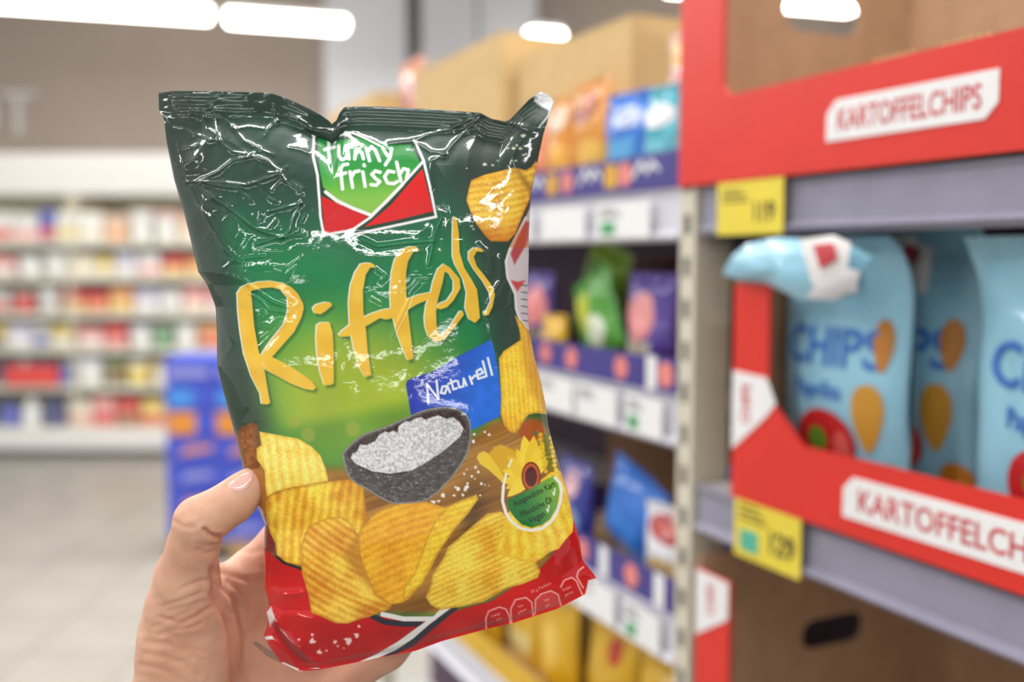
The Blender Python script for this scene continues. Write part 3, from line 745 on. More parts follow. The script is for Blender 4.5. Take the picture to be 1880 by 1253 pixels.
    # ---- salt bowl
    def bowl(x, y, d):
        n = noise2(x / 2.2, y / 2.2, 60); n2 = noise2(x / 7, y / 4, 61)
        c = mix(np.broadcast_to(rgb(58, 54, 54), (x.size, 3)), np.broadcast_to(rgb(112, 106, 102), (x.size, 3)), np.clip(n * .5 + n2 * .5, 0, 1))
        sp = smooth(.78, .9, noise2(x / 1.6, y / 1.6, 62)) * smooth(.45, .7, n2)
        c = mix(c, np.broadcast_to(rgb(206, 202, 196), c.shape), sp * .8)
        return mix(c, np.broadcast_to(rgb(168, 164, 156), c.shape), np.exp(-(d + 1.5) ** 2 / 3) * .8)
    p.poly(zc(*ZB, [(50, 600), (60, 570), (100, 520), (180, 440), (300, 360), (430, 310), (560, 268), (700, 205), (850, 140), (950, 95), (1050, 68), (1150, 50), (1250, 45), (1330, 52), (1400, 72), (1450, 105), (1490, 145), (1520, 200), (1532, 260), (1540, 350), (1530, 460), (1510, 550), (1460, 660), (1400, 750), (1330, 850), (1250, 940), (1180, 1010), (1100, 1080), (1000, 1140), (920, 1150), (800, 1160), (650, 1167), (570, 1140), (500, 1102), (400, 1045), (300, 980), (200, 930), (130, 860), (95, 790), (75, 720)]), bowl, .8)
    def inner(x, y, d):
        n = noise2(x / 4, y / 4, 63)
        return mix(np.broadcast_to(rgb(44, 36, 34), (x.size, 3)), np.broadcast_to(rgb(84, 66, 60), (x.size, 3)), n)
    p.poly(zc(*ZB, [(98, 600), (150, 510), (330, 392), (580, 302), (850, 182), (1100, 97), (1280, 85), (1400, 112), (1460, 200), (1475, 290), (1350, 450), (1150, 610), (950, 740), (750, 822), (550, 835), (350, 792), (180, 705)]), inner, .8)
    def salt(x, y, d):
        gx, gy = x / 3.4, y / 3.4; bx, by = np.floor(gx), np.floor(gy); best = np.full(x.shape, 9.); cid = np.zeros(x.shape); sec = np.full(x.shape, 9.)
        for ox in (-1, 0, 1):
            for oy in (-1, 0, 1):
                hx, hy = bx + ox, by + oy
                dd = np.hypot(gx - hx - _hash(hx, hy, 71), gy - hy - _hash(hx, hy, 72)); v = _hash(hx, hy, 73)
                nb = dd < best; sec = np.where(nb, best, np.minimum(sec, dd)); cid = np.where(nb, v, cid); best = np.minimum(best, dd)
        k = np.clip(.5 + .6 * cid, 0, 1) * (.8 + .2 * smooth(0, .25, sec - best))
        k *= 1 - .35 * smooth(770, 850, x) * smooth(800, 840, y)
        return mix(np.broadcast_to(rgb(120, 122, 122), (x.size, 3)), np.broadcast_to(rgb(246, 246, 248), (x.size, 3)), np.clip(k, 0, 1))
    p.poly(zc(*ZB, [(150, 640), (170, 580), (215, 570), (260, 482), (340, 485), (430, 442), (480, 362), (545, 330), (580, 345), (640, 322), (690, 345), (700, 270), (780, 208), (830, 215), (890, 180), (960, 165), (1010, 195), (1080, 165), (1160, 145), (1250, 185), (1330, 165), (1400, 220), (1450, 300), (1400, 400), (1200, 570), (1000, 700), (850, 780), (600, 818), (400, 790), (200, 702)]), salt, .8)
    for a, b, r in ((437, 186, 8), (461, 200, 10), (380, 198, 9), (376, 235, 12), (388, 376, 10), (402, 400, 10), (368, 422, 9), (327, 410, 8), (340, 385, 5), (418, 462, 10), (438, 470, 5), (458, 472, 4), (384, 436, 5), (295, 490, 14), (340, 480, 14), (332, 495, 12), (272, 525, 9), (320, 522, 10), (213, 525, 15), (280, 482, 8), (165, 560, 12), (190, 555, 9), (345, 460, 9), (412, 525, 7), (152, 556, 6)):
        X, Y = zc(*Z6, [(a, b)])[0]; r = r / 2.913
        p.poly([(X + r * (.8 + .3 * math.sin(4 * q + a)) * math.cos(q), Y + r * (.8 + .3 * math.cos(3 * q + b)) * math.sin(q)) for q in np.linspace(0, 6.28, 9)[:-1]], (248, 244, 236), .9)
    # ---- badge with sunflower
    p.poly(zc(*ZS, [(350, 600), (220, 480), (120, 410), (85, 345), (110, 300), (165, 278), (230, 320), (330, 460), (380, 560)]), (244, 206, 60), 1.0)
    p.poly(zc(*ZS, [(380, 560), (300, 420), (215, 300), (270, 235), (340, 210), (400, 230), (520, 300), (560, 420)]), (226, 176, 44), 2)
    cxs, cys = 655, 545
    for k, (a, r) in enumerate(((-168, 310), (-140, 330), (-118, 330), (-100, 440), (-86, 430), (-70, 380), (-48, 300), (155, 300), (170, 320), (140, 330), (-155, 290))):
        t0 = math.radians(a); q = []
        for u, wd in ((.25, .35), (.55, .32), (.85, .16), (1, 0), (.85, -.16), (.55, -.32), (.25, -.35)):
            q.append((cxs + r * u * math.cos(t0) - r * wd * .55 * math.sin(t0), cys + r * u * math.sin(t0) + r * wd * .55 * math.cos(t0)))
        p.poly(zc(*ZS, q), ((252, 220, 66), (244, 204, 48), (250, 212, 56))[k % 3], 1.0)
    for k in range(26):
        a = 700 + (k * 53) % 160 + (k // 6) * 16; b = 90 + k * 16
        X, Y = zc(*ZS, [(a, b)])[0]
        p.poly([(X + 4.2 * math.cos(q), Y + 4.2 * math.sin(q)) for q in np.linspace(0, 6.28, 8)[:-1]], ((250, 220, 50), (226, 190, 40), (110, 130, 40))[k % 3] if a > 745 else (86, 110, 50), 1.4)
    for rx, ry, col in ((100, 155, (120, 44, 22)), (86, 138, (200, 96, 52)), (62, 104, (88, 36, 26))):
        p.poly(zc(*ZS, [(cxs + rx * math.cos(q), cys + ry * math.sin(q)) for q in np.linspace(0, 6.28, 28)[:-1]]), col, 1.2)
    def leaf(x, y, d):
        return mix(np.broadcast_to(rgb(34, 120, 54), (x.size, 3)), np.broadcast_to(rgb(130, 180, 70), (x.size, 3)), smooth(935, 1030, x + (900 - y) * .4))
    p.poly(zc(*ZS, [(400, 795), (480, 755), (600, 700), (720, 630), (830, 562), (900, 530), (945, 600), (958, 700), (920, 880), (850, 990), (770, 1050), (660, 1078), (560, 1048), (480, 970), (420, 880)]), leaf, .9)
    p.stroke(zc(*ZS, [(366, 640), (356, 800), (390, 920), (450, 1018), (550, 1088), (660, 1108), (770, 1088), (860, 1018), (925, 920), (962, 800), (972, 700), (955, 610), (905, 555)]), 5.6, (248, 246, 236))
    p.stroke(zc(*ZS, [(366, 640), (380, 580), (394, 520)]), 4.5, (248, 246, 236)); p.stroke(zc(*ZS, [(420, 440), (452, 370)]), 3.5, (248, 246, 236))
    tr = math.radians(-27)
    for txt, a, b, h in (('Ausgewählte Kart', 700, 728, 11.5), ('Pflanzliche Öl', 720, 868, 11.5), ('Vegan', 730, 975, 13)):
        X, Y = zc(*ZS, [(a, b)])[0]; p.text(txt, X, Y + 4, h * .93, tr, (26, 44, 22), .76)
    for a, b in ((895, 740), (832, 915)):
        p.stroke(zc(*ZS, [(a - 15, b - 30), (a, b), (a + 10, b - 70)]), 2.4, (244, 250, 236))
    # ---- brand panel
    p.poly(zc(*ZL, [(80, 100), (400, 85), (560, 95), (780, 200), (1140, 165), (1240, 370), (1370, 960), (390, 1175), (500, 1100), (195, 1155), (150, 950), (130, 540), (85, 350)]), (38, 70, 52), 1)
    def lg(x, y, d):
        return mix(np.broadcast_to(rgb(26, 138, 56), (x.size, 3)), np.broadcast_to(rgb(136, 194, 78), (x.size, 3)), smooth(285, 375, y + (x - 680) * .05))
    p.poly(zc(*ZL, [(138, 138), (290, 168), (400, 158), (530, 120), (700, 165), (880, 205), (1100, 205), (1160, 310), (1205, 395), (960, 660), (715, 935), (500, 870), (330, 790), (190, 650), (150, 450), (140, 300)]), lg)
    p.poly(zc(*ZL, [(170, 738), (300, 800), (480, 880), (665, 950), (500, 1085), (205, 1142)]), (212, 32, 36))
    p.poly(zc(*ZL, [(1228, 455), (1342, 900), (1000, 985), (615, 1068), (720, 985), (900, 832), (1050, 655)]), (220, 36, 38))
    wh = (242, 240, 240)
    for q, w in (([(100, 120), (80, 105), (100, 92), (230, 125), (400, 100), (420, 72), (500, 80), (640, 140), (780, 215)], 4), ([(1140, 160), (1160, 190), (1240, 370), (1310, 660), (1370, 958), (390, 1170), (690, 960), (1000, 640), (1235, 380)], 5),
                 ([(92, 100), (85, 330), (130, 520), (150, 780), (160, 950), (195, 1150), (480, 1100)], 5), ([(215, 700), (330, 790), (500, 870), (690, 942)], 6.5), ([(690, 950), (860, 790), (1020, 620)], 6)):
        p.stroke(zc(*ZL, q), w, wh)
    for q in ([(308, 176), (278, 158), (250, 176), (246, 260), (260, 388)], [(205, 255), (308, 228)], [(350, 215), (355, 320), (385, 362), (430, 345), (445, 255), (460, 352)], [(520, 352), (530, 270)], [(530, 300), (565, 265), (595, 290), (610, 350)],
              [(640, 240), (675, 372)], [(655, 275), (695, 225), (735, 260), (780, 372)], [(808, 232), (862, 318)], [(905, 245), (888, 340), (840, 415)],
              [(445, 408), (395, 415), (372, 460), (392, 668)], [(335, 522), (425, 500)], [(470, 488), (498, 652)], [(488, 540), (515, 490), (565, 478)], [(605, 490), (628, 640)], [(617, 415), (620, 425)],
              [(785, 492), (735, 480), (698, 515), (740, 560), (782, 590), (745, 628), (690, 622)], [(930, 490), (870, 480), (832, 540), (862, 605), (930, 612), (965, 590)], [(958, 388), (1002, 585)], [(985, 520), (1030, 455), (1080, 468), (1062, 560)]):
        p.stroke(zc(*ZL, q), 6.5, wh)
    # ---- brush lettering
    letters = [
        (Z3, [(205, 440), (230, 400), (290, 370), (300, 440), (320, 660), (350, 830), (390, 960), (410, 1080), (428, 1180), (410, 1190), (370, 1188), (360, 1120), (300, 1000), (250, 850), (225, 700), (210, 560)]),
        (Z3, [(215, 430), (240, 395), (280, 380), (350, 360), (430, 355), (520, 370), (575, 400), (615, 440), (650, 505), (655, 540), (640, 600), (590, 700), (510, 790), (435, 875), (370, 852), (430, 762), (520, 650), (548, 560), (545, 470), (500, 415), (440, 398), (360, 405), (290, 425)]),
        (Z3, [(350, 850), (435, 868), (560, 930), (650, 990), (710, 1035), (738, 1075), (718, 1095), (660, 1085), (570, 1050), (480, 1000), (395, 955)]),
        (Z3, [(715, 540), (740, 515), (800, 498), (840, 503), (846, 522), (800, 560), (770, 580), (728, 574)]),
        (Z3, [(742, 655), (770, 637), (830, 635), (850, 700), (858, 850), (858, 1045), (840, 1058), (795, 1062), (765, 970), (745, 850), (738, 740)]),
        (Z3, [(1135, 248), (1130, 264), (1105, 264), (1075, 310), (1055, 420), (1058, 560), (1075, 680), (1090, 850), (1112, 990), (1072, 1007), (1030, 940), (1000, 840), (975, 725), (965, 650), (958, 500), (970, 390), (1000, 300), (1040, 240), (1080, 232), (1115, 235)]),
        (Z3, [(890, 722), (910, 695), (965, 652), (995, 700), (970, 728), (910, 734)]),
        (Z4, [(10, 645), (80, 612), (150, 588), (215, 578), (225, 640), (170, 652), (130, 642), (70, 678), (15, 708)]),
        (Z4, [(388, 210), (375, 214), (345, 215), (310, 280), (298, 350), (298, 480), (310, 600), (330, 760), (345, 900), (310, 914), (280, 850), (240, 740), (215, 640), (200, 580), (195, 480), (205, 350), (225, 270), (270, 205), (320, 185), (368, 188)]),
        (Z4, [(290, 528), (380, 492), (462, 476), (440, 525), (370, 552), (305, 592)]),
        (Z4, [(415, 640), (425, 560), (450, 500), (470, 410), (500, 330), (540, 295), (580, 320), (640, 390), (646, 450), (600, 530), (560, 572), (520, 586), (490, 578), (515, 548), (560, 530), (600, 470), (602, 410), (575, 360), (545, 345), (530, 420), (502, 520), (490, 600), (492, 680), (500, 730), (520, 755), (570, 710), (640, 600), (660, 596), (667, 622), (600, 710), (540, 780), (490, 797), (440, 760), (420, 700)]),
        (Z4, [(597, 20), (605, -5), (622, 0), (635, 100), (640, 220), (670, 320), (720, 400), (752, 460), (765, 580), (770, 640), (740, 673), (700, 650), (675, 580), (685, 480), (660, 390), (610, 300), (595, 250), (595, 120)]),
        (Z4, [(792, 208), (785, 220), (750, 215), (730, 250), (750, 310), (800, 370), (850, 440), (866, 490), (850, 570), (825, 622), (800, 627), (792, 605), (815, 590), (840, 530), (830, 480), (790, 410), (730, 330), (698, 270), (698, 220), (730, 193), (770, 193)])]
    for z, q in letters: p.poly([(a + 4, b + 5) for a, b in zc(*z, q)], (14, 60, 30), 3.0, .45)
    for z, q in letters: p.poly([(a - 2.2, b - 1.2) for a, b in zc(*z, q)], (240, 240, 236), .8)
    def gold(x, y, d): return mix(np.broadcast_to(rgb(236, 184, 48), (x.size, 3)), np.broadcast_to(rgb(246, 202, 70), (x.size, 3)), noise2(x / 30, y / 30, 90))
    for z, q in letters: p.poly(zc(*z, q), gold, .8)
    p.poly([(978, 184), (993, 166), (1008, 173), (1019, 186), (1010, 204), (994, 196)], (228, 230, 232), 2)
    p.stroke([(1010, 200), (1006, 214), (990, 233)], 2.5, (220, 224, 226))
    return lin(np.clip(p.c, 0, 1)).reshape(px.shape + (3,))

def film_material(name, rough=.16):
    m = bpy.data.materials.new(name); m.use_nodes = True; nt = m.node_tree; b = nt.nodes['Principled BSDF']
    a = nt.nodes.new('ShaderNodeAttribute'); a.attribute_name = 'print'
    nt.links.new(a.outputs['Color'], b.inputs['Base Color'])
    b.inputs['Roughness'].default_value = .42; b.inputs['Specular IOR Level'].default_value = .2
    b.inputs['Coat Weight'].default_value = .85; b.inputs['Coat Roughness'].default_value = .06; b.inputs['Coat IOR'].default_value = 1.5
    tc = nt.nodes.new('ShaderNodeTexCoord'); nz = nt.nodes.new('ShaderNodeTexNoise'); nz.inputs['Scale'].default_value = 320; nz.inputs['Detail'].default_value = 3
    nt.links.new(tc.outputs['Object'], nz.inputs['Vector'])
    bp = nt.nodes.new('ShaderNodeBump'); bp.inputs['Strength'].default_value = .06; bp.inputs['Distance'].default_value = .001
    nt.links.new(nz.outputs['Fac'], bp.inputs['Height']); nt.links.new(bp.outputs['Normal'], b.inputs['Normal']); nt.links.new(bp.outputs['Normal'], b.inputs['Coat Normal'])
    return m
M_film = film_material('printed_film')

def to_world(px, py, d):
    X = (px - 940) / F_PX * d; Y = (626.5 - py) / F_PX * d
    V = np.stack([X, d * FW.y + Y * UP.y, d * FW.z + Y * UP.z], -1)
    return V + np.array(CAM)
def grid_quads(nj, ni):
    k = np.arange(nj * ni).reshape(nj, ni)
    return np.stack([k[:-1, :-1], k[1:, :-1], k[1:, 1:], k[:-1, 1:]], -1).reshape(-1, 4)

NI, NJ = 520, 840
gpx, gpy, gs, gt = coons(NI, NJ)
front_w = 0.030 * belly(gs, gt, gpx, gpy) + wrinkle(gpx, gpy, gs, gt)
depth_f = bag_plane(gpx, gpy) - front_w
# the top right corner of the seal is bent back, the seal right of the notch tips forward
depth_f += .010 * smooth(930, 1000, gpx) * smooth(235, 180, gpy)
Vf = to_world(gpx, gpy, depth_f)
Cf = paint_bag(gpx, gpy)
bag = empty('crisp_bag', tuple(P(700, 1190, .515)))
tag(bag, 'glossy green and red bag of ridged crisps held up in the hand', 'crisp bag')
def to_bag(V): return V - np.array(bag.location)
r0, r1 = int(NJ * .045), int(NJ * .984)
mesh_np('top_seal', to_bag(Vf[:r0 + 1].reshape(-1, 3)), grid_quads(r0 + 1, NI), M_film, bag, col=Cf[:r0 + 1].reshape(-1, 3))
mesh_np('front_film', to_bag(Vf[r0:r1 + 1].reshape(-1, 3)), grid_quads(r1 - r0 + 1, NI), M_film, bag, col=Cf[r0:r1 + 1].reshape(-1, 3))
mesh_np('bottom_seal', to_bag(Vf[r1:].reshape(-1, 3)), grid_quads(NJ - r1, NI), M_film, bag, col=Cf[r1:].reshape(-1, 3))
bpx, bpy_, bs, bt = coons(90, 140)
depth_b = bag_plane(bpx, bpy_) + 0.034 * belly(bs, bt, bpx, bpy_) + .0006 + wrinkle(bpx, bpy_, bs, bt) * .6
depth_b += .010 * smooth(930, 1000, bpx) * smooth(235, 180, bpy_)
Vb = to_bag(to_world(bpx, bpy_, depth_b).reshape(-1, 3))
kb = smooth(900, 1000, bpy_)[..., None]
Cb = lin(rgb(24, 54, 44)) * (1 - kb) + lin(rgb(190, 18, 22)) * kb
mesh_np('back_film', Vb, grid_quads(140, 90)[:, ::-1], M_film, bag, col=Cb.reshape(-1, 3))
# loose silvery corner of the bottom seal
M_foil = mat('silver_foil', (206, 200, 198), 0.25, metal=.8)
cv = [P(*q) for q in ((464, 1182, .512), (470, 1178, .508), (498, 1196, .508), (520, 1218, .507), (512, 1218, .512), (488, 1204, .514))]
m = MB(); L = Vector(bag.location); m.add([v - L for v in cv] + [v - L + FW * .0012 for v in cv], [(0, 1, 2, 5), (5, 2, 3, 4), (6, 11, 8, 7), (11, 10, 9, 8), (0, 6, 7, 1), (1, 7, 8, 2), (2, 8, 9, 3), (3, 9, 10, 4), (4, 10, 11, 5), (5, 11, 6, 0)])
m.build('seal_corner', M_foil, bag)
# ================================================================== the hand (one continuous skin)
def J(px, py, d): return np.array([(px - 940) / F_PX * d, (626.5 - py) / F_PX * d, d]) * 1000.0   # camera-aligned millimetres
def sd_cone(Q, a, ra, b, rb):      # tapered capsule
    a = a.astype(np.float32); b = b.astype(np.float32); ra = np.float32(ra); rb = np.float32(rb)
    ab = b - a; L = np.float32(ab @ ab)
    t = np.clip(((Q - a) @ ab) / L, 0, 1)
    return np.linalg.norm(Q - a - t[..., None] * ab, axis=-1) - (ra + (rb - ra) * t)
def smin(a, b, k):
    k = np.float32(k); h = np.clip(np.float32(.5) + np.float32(.5) * (b - a) / k, 0, 1)
    return b + (a - b) * h - k * h * (1 - h)

lo = np.array([-285., -345., 448.]); hi = np.array([-15., -22., 622.]); RES = 1.9
nx, ny, nz = [int(v) for v in np.ceil((hi - lo) / RES)]
gx_, gy_, gz_ = np.meshgrid(lo[0] + RES * np.arange(nx), lo[1] + RES * np.arange(ny), lo[2] + RES * np.arange(nz), indexing='ij')
Qg = np.stack([gx_, gy_, gz_], -1).astype(np.float32)

# chains of (px, py, depth, radius mm)
thumb = [(340, 1150, .520, 21.5), (343, 1062, .502, 15.8), (356, 1000, .491, 12.4), (366, 958, .485, 12.1), (392, 944, .485, 11.2), (428, 921, .4865, 10.6), (449, 901, .4885, 9.2), (464, 886, .4895, 7.9)]
thenar = [(345, 1120, .515, 19), (345, 1200, .526, 25), (338, 1290, .535, 27.5), (330, 1400, .545, 29)]
index = [(468, 1052, .551, 12.5), (548, 940, .558, 9.5), (622, 856, .563, 8.5), (664, 800, .558, 7.5)]
middle = [(528, 1118, .5555, 12.5), (640, 1000, .566, 9.8), (728, 908, .572, 8.8), (780, 850, .568, 7.6)]
ring = [(572, 1190, .5555, 12), (690, 1098, .563, 9.4), (788, 1010, .568, 8.4), (840, 950, .565, 7.3)]
pinky = [(612, 1262, .548, 11), (714, 1199, .548, 8.8), (788, 1128, .551, 7.8), (830, 1072, .548, 6.8)]
def chain(ch, k=6):
    d = None
    for (a, b) in zip(ch[:-1], ch[1:]):
        e = sd_cone(Qg, J(*a[:3]), a[3], J(*b[:3]), b[3])
        d = e if d is None else smin(d, e, k)
    return d
D = chain(thumb, 3.0)
D = smin(D, chain(thenar, 6), 9)
wrist = (350, 1420, .556)
palm = None
for ch in (index, middle, ring, pinky):
    e = sd_cone(Qg, J(*wrist), 20, J(*ch[0][:3]), ch[0][3])
    palm = e if palm is None else smin(palm, e, 9)
# knuckle row and heel of the hand
for a, b in ((index, middle), (middle, ring), (ring, pinky)):
    palm = smin(palm, sd_cone(Qg, J(*a[0][:3]), a[0][3] * .96, J(*b[0][:3]), b[0][3] * .96), 6)
palm = smin(palm, sd_cone(Qg, J(470, 1400, .560), 22, J(600, 1275, .553), 12), 10)
D = smin(D, palm, 11)
# web between thumb and index finger
D = smin(D, sd_cone(Qg, J(362, 1080, .521), 11, J(452, 1062, .550), 10), 9)
for ch in (index, middle, ring, pinky): D = smin(D, chain(ch, 5), 5)
fore = [(372, 1430, .557, 27), (350, 1560, .568, 27), (310, 1760, .590, 32)]
D = smin(D, chain(fore, 8), 14)
D = smin(D, sd_cone(Qg, J(330, 1430, .553), 25, J(290, 1740, .585), 31), 12)

D = np.maximum(D, np.float32(-336) - gy_.astype(np.float32))
def surface_nets(D, lo, res):
    s = D < 0
    nx, ny, nz = D.shape
    c = [D[i:nx - 1 + i, j:ny - 1 + j, k:nz - 1 + k] for i in (0, 1) for j in (0, 1) for k in (0, 1)]
    off = np.array([(i, j, k) for i in (0, 1) for j in (0, 1) for k in (0, 1)], float)
    sg = np.stack([q < 0 for q in c]); act = sg.any(0) & ~sg.all(0)
    ids = np.full(act.shape, -1, np.int64); idx = np.argwhere(act); ids[act] = np.arange(len(idx))
    vals = np.stack([q[act] for q in c], 1)
    acc = np.zeros((len(idx), 3)); cnt = np.zeros(len(idx))
    for a in range(8):
        for b in range(a + 1, 8):
            if np.abs(off[a] - off[b]).sum() != 1: continue
            va, vb = vals[:, a], vals[:, b]; x = (va < 0) != (vb < 0)
            t = np.where(x, va / np.where(x, va - vb, 1), 0)
            acc[x] += (off[a] + t[:, None] * (off[b] - off[a]))[x]; cnt[x] += 1
    V = lo + (idx + acc / cnt[:, None]) * res
    Q = []
    for ax in range(3):
        n = [nx, ny, nz]
        sl0 = [slice(1, n[0] - 1), slice(1, n[1] - 1), slice(1, n[2] - 1)]; sl1 = list(sl0)
        sl0[ax] = slice(0, n[ax] - 1); sl1[ax] = slice(1, n[ax])
        A, B = s[tuple(sl0)], s[tuple(sl1)]
        e = np.argwhere(A != B); fl = A[A != B]
        e = e + np.array([0 if a == ax else 1 for a in range(3)])
        u, v = [(1, 2), (2, 0), (0, 1)][ax]
        def g(du, dv):
            q = e.copy(); q[:, u] -= du; q[:, v] -= dv
            return ids[q[:, 0], q[:, 1], q[:, 2]]
        q = np.stack([g(1, 1), g(0, 1), g(0, 0), g(1, 0)], 1)
        q[~fl] = q[~fl][:, ::-1]
        Q.append(q[(q >= 0).all(1)])
    return V, np.concatenate(Q)
HV, HQ = surface_nets(D, lo, RES); HQ = HQ[:, ::-1]
del Qg, D, gx_, gy_, gz_
def cam_to_world(V):
    V = V / 1000.0
    return np.stack([V[:, 0], V[:, 2] * FW.y + V[:, 1] * UP.y, V[:, 2] * FW.z + V[:, 1] * UP.z], -1) + np.array(CAM)

# skin
def skin_material():
    m = bpy.data.materials.new('skin'); m.use_nodes = True; nt = m.node_tree; b = nt.nodes['Principled BSDF']; N = nt.nodes; L = nt.links
    tc = N.new('ShaderNodeTexCoord')
    n1 = N.new('ShaderNodeTexNoise'); n1.inputs['Scale'].default_value = 38; n1.inputs['Detail'].default_value = 5
    n2 = N.new('ShaderNodeTexNoise'); n2.inputs['Scale'].default_value = 420; n2.inputs['Detail'].default_value = 3
    vo = N.new('ShaderNodeTexVoronoi'); vo.feature = 'DISTANCE_TO_EDGE'; vo.inputs['Scale'].default_value = 620
    for n in (n1, n2, vo): L.new(tc.outputs['Object'], n.inputs['Vector'])
    rp = N.new('ShaderNodeValToRGB'); e = rp.color_ramp.elements
    e[0].position = .32; e[0].color = srgb(210, 156, 128); e[1].position = .66; e[1].color = srgb(232, 186, 158)
    L.new(n1.outputs['Fac'], rp.inputs['Fac'])
    at = N.new('ShaderNodeAttribute'); at.attribute_name = 'blush'
    mx = N.new('ShaderNodeMixRGB'); mx.blend_type = 'MIX'; mx.inputs['Color2'].default_value = srgb(214, 128, 108)
    sep = N.new('ShaderNodeMath'); sep.operation = 'MULTIPLY'; sep.inputs[1].default_value = .55
    L.new(at.outputs['Fac'], sep.inputs[0]); L.new(sep.outputs[0], mx.inputs['Fac']); L.new(rp.outputs['Color'], mx.inputs['Color1'])
    L.new(mx.outputs['Color'], b.inputs['Base Color'])
    b.inputs['Roughness'].default_value = .5; b.inputs['Specular IOR Level'].default_value = .4
    b.inputs['Subsurface Weight'].default_value = .18; b.inputs['Subsurface Radius'].default_value = (.006, .0022, .0012); b.inputs['Subsurface Scale'].default_value = 1.0
    ad = N.new('ShaderNodeMath'); ad.operation = 'ADD'; L.new(n2.outputs['Fac'], ad.inputs[0]); L.new(vo.outputs['Distance'], ad.inputs[1])
    bp = N.new('ShaderNodeBump'); bp.inputs['Strength'].default_value = .22; bp.inputs['Distance'].default_value = .0006
    L.new(ad.outputs[0], bp.inputs['Height']); L.new(bp.outputs['Normal'], b.inputs['Normal'])
    return m
M_skin = skin_material()
hand_at = np.array(P(330, 1400, .55))
tmp = mesh_np('hand', cam_to_world(HV) - hand_at, HQ, M_skin)
sm = tmp.modifiers.new('s', 'SMOOTH'); sm.factor = .5; sm.iterations = 3
sd = tmp.modifiers.new('d', 'SUBSURF'); sd.levels = 1; sd.render_levels = 1
bpy.context.view_layer.update()
hme = bpy.data.meshes.new_from_object(tmp.evaluated_get(bpy.context.evaluated_depsgraph_get()))
bpy.data.objects.remove(tmp)
hand = bpy.data.objects.new('hand', hme); COL.objects.link(hand); hand.location = hand_at
hme.name = 'hand'
tag(hand, 'bare left hand reaching in from below, thumb pinching the bag edge', 'hand')
# skin folds
nv = len(hme.vertices); co = np.empty(nv * 3, np.float32); hme.vertices.foreach_get('co', co); co = co.reshape(-1, 3).astype(float)
no = np.empty(nv * 3, np.float32); hme.vertices.foreach_get('normal', no); no = no.reshape(-1, 3).astype(float)
W = co + hand_at - np.array(CAM)
dd = W @ np.array(FW); hx = W[:, 0] / dd * F_PX + 940; hy = 626.5 - (W @ np.array(UP)) / dd * F_PX
facing = smooth(0.02, .3, -(no * (W / np.linalg.norm(W, axis=1, keepdims=True))).sum(1))
Z7 = ((220, 830), 2.962)
FOLDS = [([(462, 424), (485, 445), (515, 460), (548, 458)], 2.0, 4.0), ([(430, 530), (470, 552), (525, 535)], .7, 4.5), ([(425, 500), (470, 515), (530, 500)], .5, 4), ([(300, 380), (345, 408), (395, 412)], .45, 4),
         ([(350, 262), (385, 300), (402, 345)], .4, 4), ([(312, 315), (335, 290)], .4, 4), ([(585, 195), (575, 185), (600, 160)], .3, 3),
         ([(505, 640), (512, 700), (510, 780), (545, 850), (580, 920), (600, 1010), (608, 1110), (615, 1260)], 1.7, 6), ([(505, 655), (580, 668), (650, 690), (715, 700), (765, 692)], .7, 5),
         ([(590, 705), (660, 760), (700, 820), (705, 880)], .7, 5), ([(520, 720), (600, 790), (640, 860), (655, 900)], .6, 4), ([(520, 760), (560, 830), (600, 880)], .5, 4), ([(610, 780), (670, 860)], .4, 4),
         ([(650, 540), (720, 548), (770, 535)], .4, 5), ([(330, 745), (430, 705), (505, 690)], .45, 4), ([(250, 835), (350, 805), (450, 765), (500, 770)], .45, 4), ([(225, 900), (330, 935), (420, 895), (490, 845)], .6, 4),
         ([(215, 1000), (300, 965), (400, 955), (440, 930)], .4, 4), ([(150, 1035), (260, 1045), (380, 1090), (450, 1140)], .4, 5), ([(140, 1100), (250, 1115), (360, 1160), (430, 1220)], .4, 5), ([(110, 1160), (220, 1180), (330, 1240)], .4, 5), ([(290, 1000), (360, 1060), (470, 1090)], .35, 5),
         ([(690, 1000), (650, 1120), (640, 1253)], .6, 7), ([(770, 900), (740, 1000), (735, 1100)], .5, 7), ([(270, 860), (400, 830), (480, 800)], .3, 4), ([(180, 950), (280, 910), (390, 860)], .3, 4)]
disp = np.zeros(nv); blush = np.zeros(nv)
for pts, h, hw in FOLDS:
    q = zc(*Z7, pts); a = np.array(q)
    sel = np.nonzero((hx > a[:, 0].min() - 25) & (hx < a[:, 0].max() + 25) & (hy > a[:, 1].min() - 25) & (hy < a[:, 1].max() + 25) & (facing > 0))[0]
    if not len(sel): continue
    d = seg_dist(hx[sel], hy[sel], q)
    disp[sel] -= h * .9e-3 * (np.exp(-(d / hw) ** 2) - .35 * np.exp(-((d - hw * 2.2) / (hw * 1.2)) ** 2)); blush[sel] = np.maximum(blush[sel], .55 * min(h, 1.2) * np.exp(-(d / (hw * 1.1)) ** 2))
disp += .35e-3 * (noise2(hx / 17 + hy / 60, hy / 9, 33) - .5) * smooth(1040, 1120, hy) * smooth(430, 380, hx)
blush = np.maximum(blush, .55 * smooth(455, 480, hx) * smooth(900, 870, hy) * smooth(.55, .5, dd))
blush = np.maximum(blush, .35 * smooth(430, 480, hx) * smooth(.51, .535, dd))
co += no * (disp * facing)[:, None]
hme.vertices.foreach_set('co', co.astype(np.float32).ravel())
at = hme.attributes.new('blush', 'FLOAT', 'POINT'); at.data.foreach_set('value', (blush * facing).astype(np.float32))
hme.update()
